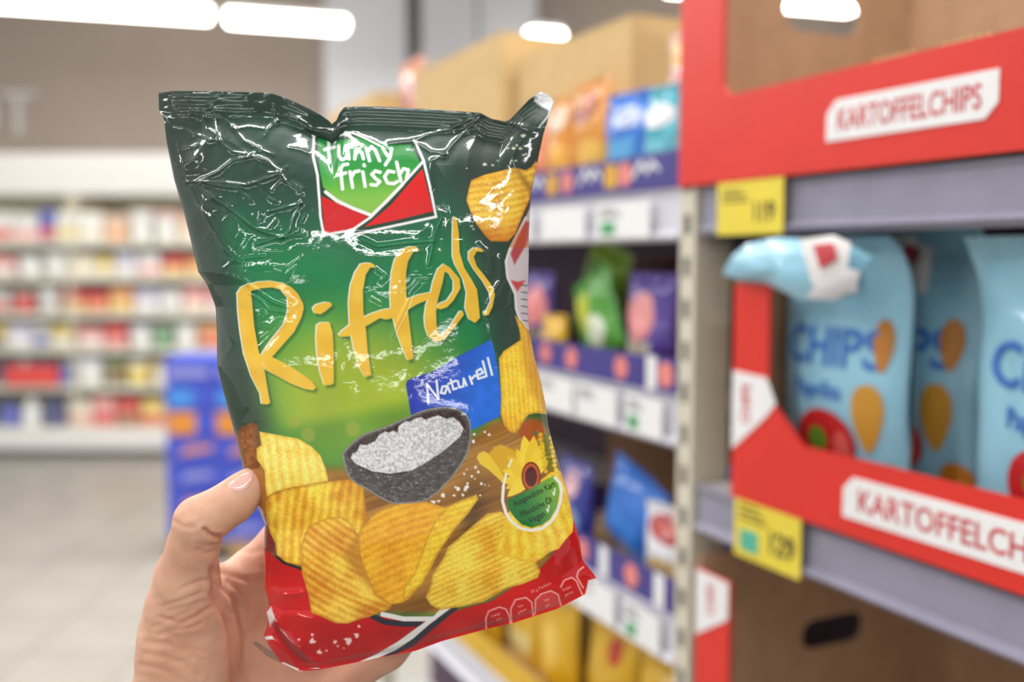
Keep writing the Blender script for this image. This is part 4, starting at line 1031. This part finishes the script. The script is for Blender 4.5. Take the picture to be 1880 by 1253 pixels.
# thumb nail, laid on the skin
bvh = BVHTree.FromPolygons([Vector(v) for v in co + hand_at], [tuple(p.vertices) for p in hme.polygons])
nail = zc(*Z7, [(583, 182), (598, 160), (640, 127), (690, 98), (725, 84), (742, 94), (746, 118), (738, 150), (715, 188), (682, 213), (642, 219), (606, 204)])
na = np.array(nail); cxn, cyn = na.mean(0)
m = MB(); ring_n = len(nail); vs = []; RN = 7
for k in range(RN + 1):
    f = k / RN
    for (a, b) in nail:
        q = P(cxn - 3 + (a - cxn) * f * .93, cyn + 4 + (b - cyn) * f * .93, 1.0) - CAM
        hit = bvh.ray_cast(CAM, q.normalized())
        pt = hit[0] if hit[0] else P(a, b, .48)
        lift = .0010 * (1 - f ** 8) - .0003 * (f ** 8)
        vs.append(pt + hit[1] * lift - Vector(hand_at) if hit[0] else pt - Vector(hand_at))
fs = []
for k in range(RN):
    for i in range(ring_n):
        j = (i + 1) % ring_n; fs.append((k * ring_n + i, (k + 1) * ring_n + i, (k + 1) * ring_n + j, k * ring_n + j))
m.add(vs, fs)
M_nail = mat('nail', (244, 196, 184), 0.16, var=.03, scale=60, spec=.6, coat=.4)
o = m.build('thumb_nail', M_nail, hand, smooth=True)
# ================================================================== goods on the chip shelving
def film(name, rgbv, rough=.28): return mat('film_' + name, rgbv, rough, var=.05, scale=14, coat=.3)
BAGC = {'sky': (150, 204, 226), 'orange': (226, 150, 56), 'salmon': (232, 150, 110), 'blue': (52, 120, 214), 'teal': (70, 176, 196), 'lime': (150, 190, 60), 'green': (88, 166, 60),
        'violet': (92, 70, 160), 'crimson': (186, 40, 56), 'plum': (110, 44, 70), 'yellow': (226, 178, 36), 'white': (232, 232, 236), 'brown': (122, 84, 56), 'navy': (58, 62, 150), 'pinkw': (236, 200, 200)}
def pmat(c): return mat('ink_' + '_'.join(map(str, c)), c, .4, var=.03)

class BagShape:
    def __init__(s, w, h, th, seed, flop=0.0, full=.8):
        s.w, s.h, s.th, s.seed, s.flop, s.full = w, h, th, seed, flop, full
    def env(s, v):
        x = np.clip((v - .02) / .90, 0, 1)
        return np.clip((x ** .45) * ((1 - x) ** .55) * 1.75, 0, 1)
    def pos(s, u, v, side=-1, lift=0.0):
        """u -1..1 across, v 0..1 up; side -1 front"""
        u = np.asarray(u, float); v = np.asarray(v, float)
        e = s.env(v)
        x = u * s.w / 2 * (1 - .10 * e * (1 - .3 * np.abs(u)))
        prof = (1 - np.abs(u) ** 2.2) ** .6
        n = noise2(u * 3.1 + s.seed * 7.3, v * 4.2 + s.seed * 3.1, s.seed) - .5
        n2 = np.abs(2 * noise2(u * 5.3 + v * 2 + s.seed, v * 6.2 - u, s.seed + 5) - 1) - .5
        y = side * (s.th / 2 * e * prof +   .008 * n * e + .011 * n2 * smooth(.55, .85, v) * prof)
        z = v * s.h
        if s.flop:                                   # slack top folding forward
            k = np.clip((v - .72) / .28, 0, 1); a = s.flop * k
            dz = (v - .72) * s.h * (v > .72)
            z = np.where(v > .72, .72 * s.h + dz * np.sinc(a / np.pi), z)
            y = np.where(v > .72, y - dz * (1 - np.cos(a)) / np.maximum(a, 1e-3), y)
        y = y + side * lift
        return np.stack([x, y, z], -1)
    def from_xz(s, x, z):
        v = np.asarray(z) / s.h; return np.asarray(x) / (s.w / 2 * (1 - .08 * s.env(v))), v

def chip_bag(label, gx, gy, z, w, h, th, colr, prints=(), seed=1, rot=0.0, tilt=0.0, roll=0.0, flop=0.0, group=None, top=None):
    sh = BagShape(w, h, th, seed, flop)
    nu, nv = 22, 30
    u, v = np.meshgrid(np.sin(np.linspace(-np.pi / 2, np.pi / 2, nu)), np.linspace(0, 1, nv))
    A = sh.pos(u, v, -1).reshape(-1, 3); B = sh.pos(u, v, 1).reshape(-1, 3)
    q = grid_quads(nv, nu)
    o = mesh_np('chip_bag', np.concatenate([A, B + np.array([0, .0006, 0])]), np.concatenate([q[:, ::-1], q + len(A)]), film(colr, BAGC[colr]))
    o.location = G(gx, gy, z); o.rotation_euler = (tilt, roll, SRZ + rot); o.rotation_mode = 'XYZ'
    tag(o, label, 'chip bag', group)
    if roll or tilt:
        R3 = np.array(o.rotation_euler.to_matrix()); o.location.z -= min(0.0, float((np.concatenate([A, B]) @ R3.T)[:, 2].min()))
    for k, pr in enumerate(prints):
        kind, x, zz, a, b, c = pr[:6]; m = MB()
        name = pr[7] if len(pr) > 7 else {'e': 'printed_spot', 't': 'lettering', 'r': 'printed_panel', 'b': 'printed_crisp'}[kind]
        lift = .0008 + .0004 * k
        if kind in 'eb':
            R, S = 5, 22; xs = [x]; zs = [zz]
            for r in range(1, R + 1):
                for q_ in range(S):
                    t = 2 * math.pi * q_ / S; f = r / R
                    dx, dz = a * f * math.cos(t), b * f * math.sin(t)
                    if kind == 'b': dx *= 1 + .35 * math.sin(t)
                    xs.append(x + dx); zs.append(zz + dz)
            uu, vv = sh.from_xz(np.array(xs), np.array(zs)); V = sh.pos(np.clip(uu, -1, 1), np.clip(vv, 0, 1), -1, lift)
            fs = [(0, 1 + q_, 1 + (q_ + 1) % S) for q_ in range(S)] + [(1 + (r - 1) * S + q_, 1 + r * S + q_, 1 + r * S + (q_ + 1) % S, 1 + (r - 1) * S + (q_ + 1) % S) for r in range(1, R) for q_ in range(S)]
            m.add(V.tolist(), fs)
        elif kind == 'r':
            n = 9
            uu, vv = np.meshgrid(np.linspace(x - a, x + a, n), np.linspace(zz - b, zz + b, n)); uu, vv = sh.from_xz(uu, vv)
            V = sh.pos(np.clip(uu, -1, 1), np.clip(vv, 0, 1), -1, lift).reshape(-1, 3)
            m.add(V.tolist(), [tuple(t) for t in grid_quads(n, n)])
        else:
            V2, T = text_tris(pr[6], .02)
            kx = 2 * a / (V2[:, 0].max() - V2[:, 0].min())
            uu, vv = sh.from_xz(x + V2[:, 0] * kx, zz + (V2[:, 1] - .5) * b)
            V = sh.pos(np.clip(uu, -1, 1), np.clip(vv, 0, 1), -1, lift + .0008)
            m.add(V.tolist(), [tuple(t) for t in T])
        m.build(name, pmat(c), o, smooth=True)
    return o

INKB = (62, 118, 200); CRISP = (206, 150, 50); PEP = (196, 36, 40); LEAF = (96, 140, 40)
def blue_prints():
    return [('t', .0, .168, .066, .038, INKB, 'CHIPS'), ('t', -.012, .124, .034, .017, INKB, 'Paprika'), ('b', .052, .100, .016, .034, CRISP), ('b', .064, .172, .010, .026, (190, 124, 44)),
         ('e', -.002, .070, .040, .034, PEP), ('e', -.010, .072, .013, .013, LEAF, None, 'pepper_stalk'), ('e', .022, .066, .010, .018, (226, 96, 90), None, 'pepper_shine'), ('b', .072, .030, .016, .028, (206, 128, 40)),
         ('r', .004, .252, .030, .030, (240, 238, 236), None, 'white_emblem'), ('e', .006, .256, .017, .015, (204, 60, 70), None, 'red_emblem')]
grp = 'pale blue crisp bags in the red tray'
b1 = chip_bag('pale blue crisp bag nearest the slotted post, its slack top folded over', .178, .050, 1.242, .180, .292, .060, 'sky', blue_prints(), 3, flop=1.1, group=grp)
chip_bag('pale blue crisp bag half hidden between its two neighbours in the red tray', .200, .118, 1.242, .188, .290, .058, 'sky', blue_prints(), 4, flop=.5, group=grp)
chip_bag('pale blue crisp bag cut off by the right picture edge', .424, .056, 1.242, .188, .280, .060, 'sky', blue_prints(), 6, flop=.6, group=grp)
chip_bag('pale blue crisp bag standing at the back of the red tray', .345, .185, 1.242, .188, .28, .055, 'sky', blue_prints(), 8, flop=.3, group=grp)
# the slack top of the first bag: a wing of film folded sideways over the tray corner
def on_front(px, py, gy):
    q = P(px, py, 1.0) - CAM; t = (.7015 + gy) / (q.x * SD[0] + q.y * SD[1]); w = CAM + q * t
    return -((w.x - SO[0]) * SA[0] + (w.y - SO[1]) * SA[1]), w.z
def folded_film(name, parent, outline, gy, bulge, m):
    pts = [on_front(a, b, gy) for a, b in outline]; cxm = sum(q[0] for q in pts) / len(pts); czm = sum(q[1] for q in pts) / len(pts)
    R = 6; n = len(pts); inv = parent.matrix_basis.inverted(); mm = MB()
    for sgn in (-1, 1):
        vs = [inv @ G(cxm, gy + sgn * bulge, czm)]
        for r_ in range(1, R + 1):
            f = r_ / R
            for (a, b) in pts:
                w = bulge * (1 - f * f) * (.75 + .5 * noise2(np.array([a * 60 + f]), np.array([b * 60.]), 3)[0])
                vs.append(inv @ G(cxm + (a - cxm) * f, gy + sgn * w, czm + (b - czm) * f))
        fs = [(0, 1 + k, 1 + (k + 1) % n) for k in range(n)] + [(1 + (r_ - 1) * n + k, 1 + r_ * n + k, 1 + r_ * n + (k + 1) % n, 1 + (r_ - 1) * n + (k + 1) % n) for r_ in range(1, R) for k in range(n)]
        mm.add(vs, fs)
    return mm.build(name, m, parent, smooth=True)
bpy.context.view_layer.update()
folded_film('folded_top', b1, [(1326, 503), (1345, 470), (1372, 448), (1430, 437), (1500, 440), (1560, 450), (1600, 470), (1570, 520), (1520, 548), (1470, 552), (1430, 532), (1400, 518), (1360, 515)], -.030, .012, film('sky', BAGC['sky']))
folded_film('emblem_fold', b1, [(1468, 440), (1530, 432), (1562, 446), (1556, 490), (1520, 520), (1490, 522)], -.046, .004, pmat((240, 238, 236)))
folded_film('red_emblem', b1, [(1492, 450), (1530, 446), (1536, 476), (1506, 494)], -.052, .002, pmat((204, 70, 78)))
folded_film('silver_lining', b1, [(1480, 548), (1500, 518), (1556, 492), (1580, 500), (1570, 530), (1530, 552)], -.046, .003, pmat((196, 194, 196)))

# top shelf of the far bay
g1 = 'bags in the violet tray on the top shelf'
chip_bag('teal crisp bag at the end of the top shelf tray, beside the red carton', -.125, .036, 1.588, .092, .130, .05, 'teal', [('e', 0, .09, .03, .016, (240, 240, 240)), ('r', 0, .04, .04, .02, (120, 200, 216))], 21, group=g1)
chip_bag('bright blue crisp bag between the teal bag and the orange bags', -.222, .040, 1.588, .098, .135, .05, 'blue', [('e', .01, .10, .026, .016, (206, 216, 240)), ('r', 0, .05, .03, .02, (90, 170, 226))], 22, rot=.12, group=g1)
chip_bag('white and yellow topped bag standing behind the blue and teal bags', -.150, .105, 1.588, .15, .215, .05, 'pinkw', [('r', 0, .190, .062, .020, (232, 196, 60)), ('r', 0, .15, .05, .012, (206, 110, 90))], 23, group=g1)
chip_bag('orange crisp bag with a red mark, left of the bright blue bag', -.318, .038, 1.588, .100, .165, .05, 'orange', [('e', 0, .125, .032, .022, (150, 60, 40)), ('b', .02, .05, .025, .03, (240, 190, 90))], 24, group=g1)
chip_bag('orange crisp bag in the middle of the top shelf tray', -.412, .040, 1.588, .074, .155, .05, 'orange', [('e', 0, .12, .03, .02, (240, 220, 200)), ('b', .02, .05, .025, .03, (240, 180, 80))], 25, rot=-.1, group=g1)
chip_bag('salmon coloured crisp bag at the far end of the top shelf tray', -.492, .038, 1.588, .09, .15, .05, 'salmon', [('e', 0, .11, .03, .02, (240, 230, 226)), ('e', 0, .05, .03, .02, (206, 90, 80))], 26, group=g1)
# kraft cartons on the top shelf
def kraft_box(gx, gy, z, w, d, h, label, open_top=False, flap=0.0):
    r = empty('cardboard_box', G(gx, gy, z), SRZ); tag(r, label, 'box', 'kraft boxes on the top shelf')
    t = .004
    boxpart('front', M_kraft_l, r, -w / 2, w / 2, 0, t, 0, h, .001); boxpart('back', M_kraft_l, r, -w / 2, w / 2, d - t, d, 0, h, .001)
    for s in (-1, 1): boxpart('side', M_kraft_l, r, s * (w / 2 - t / 2) - t / 2, s * (w / 2 - t / 2) + t / 2, t, d - t, 0, h, .001)
    boxpart('base', M_kraft_l, r, -w / 2 + t, w / 2 - t, t, d - t, 0, t, 0)
    if not open_top:
        for s in (-1, 1): boxpart('top_flap', M_kraft_l, r, -w / 2, w / 2, d / 2 + (-d / 2 if s < 0 else .002), d / 2 + (-.002 if s < 0 else d / 2), h, h + t, .001)
        boxpart('tape', mat('tape', (196, 160, 100), .3), r, -w / 2, w / 2, d / 2 - .025, d / 2 + .025, h + t, h + t + .0005, 0)
    else:
        boxpart('top_flap', M_kraft_l, r, -w / 2, w / 2, d - t, d, h, h + flap, .001)
    return r
kraft_box(-.478, .085, 1.588, .372, .24, .255, 'tall kraft box standing right behind the orange bags', False)
kraft_box(-.90, .06, 1.588, .44, .28, .305, 'big closed kraft box in the middle of the top shelf')
kraft_box(-1.60, .06, 1.588, .42, .26, .31, 'kraft box at the far end of the top shelf, before the pale pillar', True, .05)
chip_bag('pinkish bag leaning beside the big kraft box', -1.24, .10, 1.588, .16, .36, .05, 'salmon', [('e', 0, .28, .04, .04, (150, 70, 80))], 27)
# middle shelf
g2 = 'bags on the middle shelf of the far bay'
chip_bag('tall lime green bag leaning to the right on the middle shelf', -.405, .090, 1.336, .12, .175, .05, 'lime', [('b', .01, .06, .02, .04, (216, 196, 60)), ('r', -.02, .11, .012, .03, (70, 130, 50))], 31, roll=.34, group=g2)
chip_bag('lime green bag in front with a pale lower corner', -.285, .045, 1.336, .11, .125, .045, 'green', [('b', -.01, .07, .02, .03, (200, 206, 60)), ('e', .01, .035, .022, .024, (226, 236, 210))], 32, roll=-.42, group=g2)
chip_bag('violet bag with a pink round logo and a pale foot near the slotted post', -.176, .05, 1.336, .112, .142, .05, 'violet', [('e', -.008, .083, .034, .034, (232, 150, 150)), ('r', -.008, .028, .03, .022, (206, 196, 176))], 33, group=g2)
chip_bag('crimson bag in the corner against the slotted post', -.077, .05, 1.336, .058, .115, .04, 'crimson', [('r', .0, .03, .03, .018, (206, 60, 70)), ('r', 0, .09, .03, .015, (190, 110, 80))], 34, group=g2)
chip_bag('violet bag with pink logo at the far end of the middle shelf', -.51, .05, 1.336, .10, .14, .05, 'violet', [('e', .008, .085, .034, .034, (232, 140, 140)), ('r', 0, .03, .03, .016, (160, 150, 90))], 35, group=g2)
chip_bag('plum coloured bag upright behind the green ones', -.345, .165, 1.336, .15, .165, .05, 'plum', [('e', .01, .1, .04, .03, (190, 110, 120))], 36, group=g2)
chip_bag('yellow green topped bag standing behind the violet bag', -.19, .16, 1.336, .13, .155, .05, 'plum', [('r', 0, .135, .055, .016, (150, 170, 50)), ('e', 0, .08, .03, .03, (160, 80, 110))], 37, group=g2)
chip_bag('mustard bag lying low at the foot of the green bags', -.415, .028, 1.336, .08, .075, .034, 'yellow', [('e', 0, .035, .018, .016, (236, 190, 120))], 38, group=g2)
# lower shelf
g3 = 'bags on the lower shelf of the far bay'
chip_bag('deep blue bag with pale nut picture against the slotted post', -.108, .115, 1.062, .11, .165, .05, 'blue', [('e', -.01, .12, .032, .022, (206, 90, 100)), ('b', 0, .06, .025, .03, (170, 160, 150))], 41, group=g3)
chip_bag('blue bag with a red oval logo and a white foot of nuts', -.104, .035, 1.062, .105, .115, .04, 'white', [('e', .004, .088, .042, .020, (176, 50, 60)), ('e', 0, .03, .04, .02, (206, 176, 120)), ('e', .004, .088, .030, .009, (206, 110, 100), None, 'pale_oval')], 42, rot=.1, group=g3)
chip_bag('bright blue bag slumped over in the middle of the lower shelf', -.235, .050, 1.062, .14, .125, .05, 'blue', [('r', 0, .05, .04, .02, (60, 130, 220))], 43, roll=.3, group=g3)
chip_bag('pale blue and violet bag with a pink round logo on the lower shelf', -.365, .04, 1.062, .12, .13, .05, 'navy', [('e', .01, .095, .026, .022, (236, 190, 196)), ('e', 0, .04, .04, .026, (150, 180, 220))], 44, rot=-.1, group=g3)
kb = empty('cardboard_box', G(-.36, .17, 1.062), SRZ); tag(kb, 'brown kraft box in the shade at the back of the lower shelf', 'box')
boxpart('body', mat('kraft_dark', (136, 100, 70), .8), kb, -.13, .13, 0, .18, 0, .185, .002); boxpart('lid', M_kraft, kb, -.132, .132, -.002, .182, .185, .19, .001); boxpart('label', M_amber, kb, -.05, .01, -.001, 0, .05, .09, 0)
# lowest visible shelf
g4 = 'yellow bags on the lowest visible shelf'
for k, (gx, gy, w, h, sd, pr, lb) in enumerate((
    (-.12, .05, .15, .17, 51, [('e', 0, .06, .045, .045, (240, 226, 190)), ('e', 0, .06, .030, .030, (206, 200, 210)), ('e', .01, .125, .025, .018, (200, 70, 30))], 'yellow bag with a pale ring print, nearest the slotted post'),
    (-.28, .06, .14, .185, 52, [('e', .02, .14, .02, .02, (196, 70, 40))], 'yellow bag with a small red mark, second from the slotted post'),
    (-.43, .05, .13, .185, 53, [('b', 0, .09, .025, .04, (240, 200, 90))], 'yellow bag with a golden crisp print, third from the slotted post'),
    (-.57, .06, .13, .18, 54, [('r', 0, .05, .04, .02, (236, 220, 150))], 'yellow bag with a cream panel, fourth from the slotted post'),
    (-.72, .05, .13, .16, 55, [('r', 0, .05, .04, .03, (206, 150, 30))], 'yellow bag furthest from the slotted post'))):
    chip_bag(lb, gx, gy, .784, w, h, .055, 'yellow', pr, sd, group=g4)
chip_bag('dark maroon bag wedged between two yellow bags', -.355, .11, .784, .13, .19, .05, 'plum', [('e', 0, .1, .02, .02, (120, 60, 60))], 56, group=g4)

# ================================================================== cooler along the back wall
M_cool = mat('cooler_white', (232, 230, 226), .45, var=.02)
M_cool_in = mat('cooler_inside', (222, 220, 204), .5, var=.02)
M_base_shade = mat('cooler_base_shade', (96, 94, 92), .6)
CY = 7.4
cooler = empty('wall_cooler', (-2.75, CY, 0)); tag(cooler, 'long white open wall cooler filled with packs, under the taupe wall', 'cooler')
cx0, cx1 = -1.75, 1.75
boxpart('base_shade', M_base_shade, cooler, cx0, cx1, .04, .9, 0, .05, 0)  # dark strip draws the shadow line under the cooler base
boxpart('base', M_cool, cooler, cx0, cx1, -.02, .95, .05, .205, .02)
boxpart('canopy', M_cool, cooler, cx0, cx1, -.04, .95, 2.02, 2.26, .02)
boxpart('canopy_lip', M_cool, cooler, cx0, cx1, -.05, -.03, 1.955, 2.20, .004)  # lip added to hide the glowing strip behind it
boxpart('back', M_cool_in, cooler, cx0, cx1, .88, .95, .205, 2.02, 0)
for x in (cx0, cx1 - .04): boxpart('end_panel', M_cool, cooler, x, x + .04, -.02, .95, .205, 2.02, .005)
M_fill = mat('cooler_fill', (255, 246, 226), .5, emit=4.0, var=0)  # unseen glowing strip added to brighten the packs
boxpart('fill_strip', M_fill, cooler, cx0 + .1, cx1 - .1, .12, .17, 2.005, 2.02, 0)
SHZ = [.213, .536, .82, 1.087, 1.358, 1.617]
for i, z in enumerate(SHZ):
    s = boxpart('shelf', M_cool_in, cooler, cx0 + .04, cx1 - .04, .06 if i else .0, .88, z - .022, z, .003)
    boxpart('shelf_rail', M_cool_in, s, cx0 + .04, cx1 - .04, .03, .06, z - .04, z + .004, 0)
for x in (-.10,): boxpart('divider', M_cool_in, cooler, x - .47, x - .45, .06, .88, .205, 2.0, 0)

PC = {'white': (244, 244, 240), 'red': (214, 50, 44), 'pink': (240, 150, 146), 'cream': (244, 232, 204), 'yellow': (238, 206, 90), 'lilac': (206, 200, 226), 'orange': (236, 150, 80), 'peach': (244, 200, 166), 'grey': (206, 206, 200), 'blue': (62, 72, 180), 'darkblue': (44, 50, 100), 'green': (96, 160, 100), 'palegreen': (196, 214, 190), 'brown': (128, 104, 60), 'palebue': (200, 212, 238)}
PC = {k: tuple(int(c + (255 - c) * .28) for c in v) for k, v in PC.items()}  # all packs washed towards white, overexposure put into their colours
def product(kind, colr, lidc, x, z, w, h, label, grp):
    m1 = mat('pack_' + colr, PC[colr], .4, var=.03)
    loc = (x, CY + .12 + w * .2, z)
    if kind == 'tub':
        o = MB().lathe([(w * .40, 0), (w * .43, .01), (w * .5, h * .86), (w * .5, h * .88)], 14).build('food_tub', m1, loc=loc, smooth=False)
        MB().lathe([(w * .52, h * .86), (w * .52, h * .97), (w * .46, h)], 14).build('lid', mat('pack_' + lidc, PC[lidc], .4, var=.03), o)
    elif kind == 'bottle':
        o = MB().lathe([(w * .46, 0), (w * .5, .02), (w * .5, h * .62), (w * .22, h * .82), (w * .2, h * .9)], 14).build('drink_bottle', m1, loc=loc, smooth=False)
        MB().lathe([(w * .24, h * .9), (w * .24, h)], 12).build('cap', mat('pack_' + lidc, PC[lidc], .4, var=.03), o)
    elif kind == 'carton':
        o = MB().prism_x([(-w * .45, 0), (w * .45, 0), (w * .45, h * .78), (.006, h), (-.006, h), (-w * .45, h * .78)], -w / 2, w / 2).build('drink_carton', m1, loc=loc, bevel=.003)
        MB().box(-w * .5 - .001, w * .5 + .001, -w * .45 - .001, -w * .45, h * .12, h * .45).build('printed_band', mat('pack_' + lidc, PC[lidc], .4, var=.03), o)
    else:
        o = MB().box(-w / 2, w / 2, -.04, .06, 0, h).build('food_pack', m1, loc=loc, bevel=.008)
        MB().box(-w * .46, w * .46, -.0415, -.04, h * .08, h * .42).build('printed_band', mat('pack_' + lidc, PC[lidc], .4, var=.03), o)
    tag(o, label, 'food pack', grp)
rows = {
 5: ('top', [('pack','white','red',.13),('pack','white','pink',.13),('pack','blue','red',.09),('carton','white','yellow',.12),('carton','white','cream',.12),('pack','peach','orange',.12),('tub','white','white',.13),('tub','white','pink',.13),('pack','peach','cream',.12),('pack','cream','peach',.13),('pack','peach','orange',.13),('pack','white','red',.14),('pack','cream','orange',.14)]),
 4: ('second', [('pack','pink','white',.13),('tub','white','white',.14),('tub','white','grey',.14),('pack','cream','cream',.14),('pack','yellow','cream',.09),('pack','lilac','white',.11),('pack','white','pink',.13),('pack','red','yellow',.13),('pack','orange','yellow',.13),('pack','peach','yellow',.13),('pack','cream','red',.13),('pack','yellow','white',.14),('pack','white','peach',.14)]),
 3: ('third', [('pack','grey','red',.10),('tub','red','grey',.12),('tub','grey','white',.14),('pack','red','yellow',.13),('pack','red','orange',.11),('pack','orange','yellow',.13),('pack','lilac','white',.13),('pack','white','grey',.12),('pack','pink','cream',.13),('pack','pink','white',.13),('pack','red','white',.14),('pack','pink','white',.14),('pack','cream','red',.13)]),
 2: ('fourth', [('pack','yellow','darkblue',.08),('carton','lilac','white',.13),('pack','grey','blue',.08),('pack','yellow','white',.14),('pack','pink','white',.14),('pack','red','pink',.12),('tub','white','lilac',.13),('tub','green','palegreen',.10),('tub','white','palegreen',.13),('pack','orange','red',.15),('pack','orange','cream',.14),('pack','peach','orange',.14),('pack','cream','peach',.14)]),
 1: ('fifth', [('bottle','darkblue','blue',.10),('bottle','palebue','white',.09),('bottle','blue','darkblue',.11),('bottle','blue','white',.11),('tub','white','palebue',.15),('tub','brown','green',.10),('tub','yellow','white',.14),('tub','cream','yellow',.11),('tub','white','green',.15),('tub','palegreen','green',.12),('pack','cream','green',.13),('pack','cream','white',.14),('pack','white','cream',.14)]),
 0: ('bottom', [('bottle','blue','darkblue',.12),('bottle','white','grey',.11),('bottle','darkblue','blue',.13),('pack','cream','pink',.14),('pack','pink','red',.12),('pack','red','brown',.13),('pack','yellow','red',.13),('pack','red','yellow',.13),('pack','lilac','red',.12),('pack','red','brown',.13),('pack','red','yellow',.13),('pack','red','cream',.14),('pack','cream','red',.14)])}
ORD = ['first', 'second', 'third', 'fourth', 'fifth', 'sixth', 'seventh', 'eighth', 'ninth', 'tenth', 'eleventh', 'twelfth', 'thirteenth', 'fourteenth', 'fifteenth', 'sixteenth', 'seventeenth', 'eighteenth', 'nineteenth', 'twentieth']
KN = {'pack': 'pack', 'tub': 'tub', 'carton': 'drink carton', 'bottle': 'bottle'}
CN = {'palebue': 'pale blue', 'darkblue': 'dark blue', 'palegreen': 'pale green'}
for i, (nm, items) in rows.items():
    x = -3.92; top = (SHZ + [1.99])[i + 1] if i < 5 else 1.95
    room = top - SHZ[i] - .06
    for k, (kind, c, l, w) in enumerate(items):
        w *= 1.32; gap = .018
        if x + w > -1.10: break
        h = room * (.72 + .18 * ((k * 37 + i * 11) % 10) / 10)
        product(kind, c, l, x + w / 2, SHZ[i] + .001, w, h, f'{CN.get(c, c)} {KN[kind]} on the {nm} shelf of the wall cooler, {ORD[k]} from the left', f'packs on the {nm} cooler shelf')
        x += w + gap
# red shelf talker on the fifth shelf
so = MB().box(-.20, .20, -.006, 0, 0, .155).build('shelf_sign', mat('sign_red', (232, 84, 78), .5), loc=(-3.60, CY + .022, .535)); tag(so, 'wide plain red sign on the cooler rail at the left picture edge', 'sign')

# ================================================================== blue pallet display
M_bluebox = mat('blue_carton', (66, 84, 196), .45, var=.05); M_bl2 = mat('azure_print', (70, 140, 220), .5); M_or = mat('orange_print', (216, 140, 56), .5)
M_lilacp = mat('lilac_print', (150, 150, 206), .5)
bw, bd, bh = .24, .30, .125
n = 0
cols = ['left', 'middle', 'right']; lay = ['bottom', 'second', 'third', 'fourth', 'fifth', 'sixth', 'seventh']
BX, BY = -1.70, 4.83
pal = empty('pallet', (BX + .36, BY + .15, 0)); tag(pal, 'wooden pallet carrying the stack of blue boxes', 'pallet')
M_wood = mat('pallet_wood', (186, 150, 104), .8, var=.1, stretch=(2, 30, 30))
for k in range(4): boxpart('deck_board', M_wood, pal, -.37, .37, -.16 + k * .095, -.09 + k * .095, .08, .1, .002)
for k in range(3): boxpart('bearer', M_wood, pal, -.37 + k * .32, -.27 + k * .32, -.16, .19, 0, .08, .002)
for j in range(7):
    for k in range(3):
        o = MB().box(-bw / 2, bw / 2, 0, bd, 0, bh - .004).build('snack_box', M_bluebox, loc=(BX + bw / 2 + k * bw + .001 * k, BY, .101 + j * (bh + .006)), bevel=.004)
        tag(o, f'blue snack box in the {cols[k]} column of the pallet stack, {lay[j]} layer' + (' from below' if 0 < j < 6 else ''), 'box', 'blue snack boxes on the pallet')
        if j == 5: MB().box(-.10, .02, -.001, 0, .01, .10).build('printed_panel', M_bl2, o)
        elif j == 4: MB().box(-.11, .03, -.001, 0, .005, .118).build('printed_panel', M_or, o)
        elif j == 6: MB().box(-.10, .10, -.001, 0, .03, .07).build('printed_panel', M_lilacp, o)
        else: MB().prism_y([(-.06, .03), (.11, .06), (.11, .085), (-.02, .075)], -.001, 0).build('printed_panel', M_or if j % 2 else M_lilacp, o)
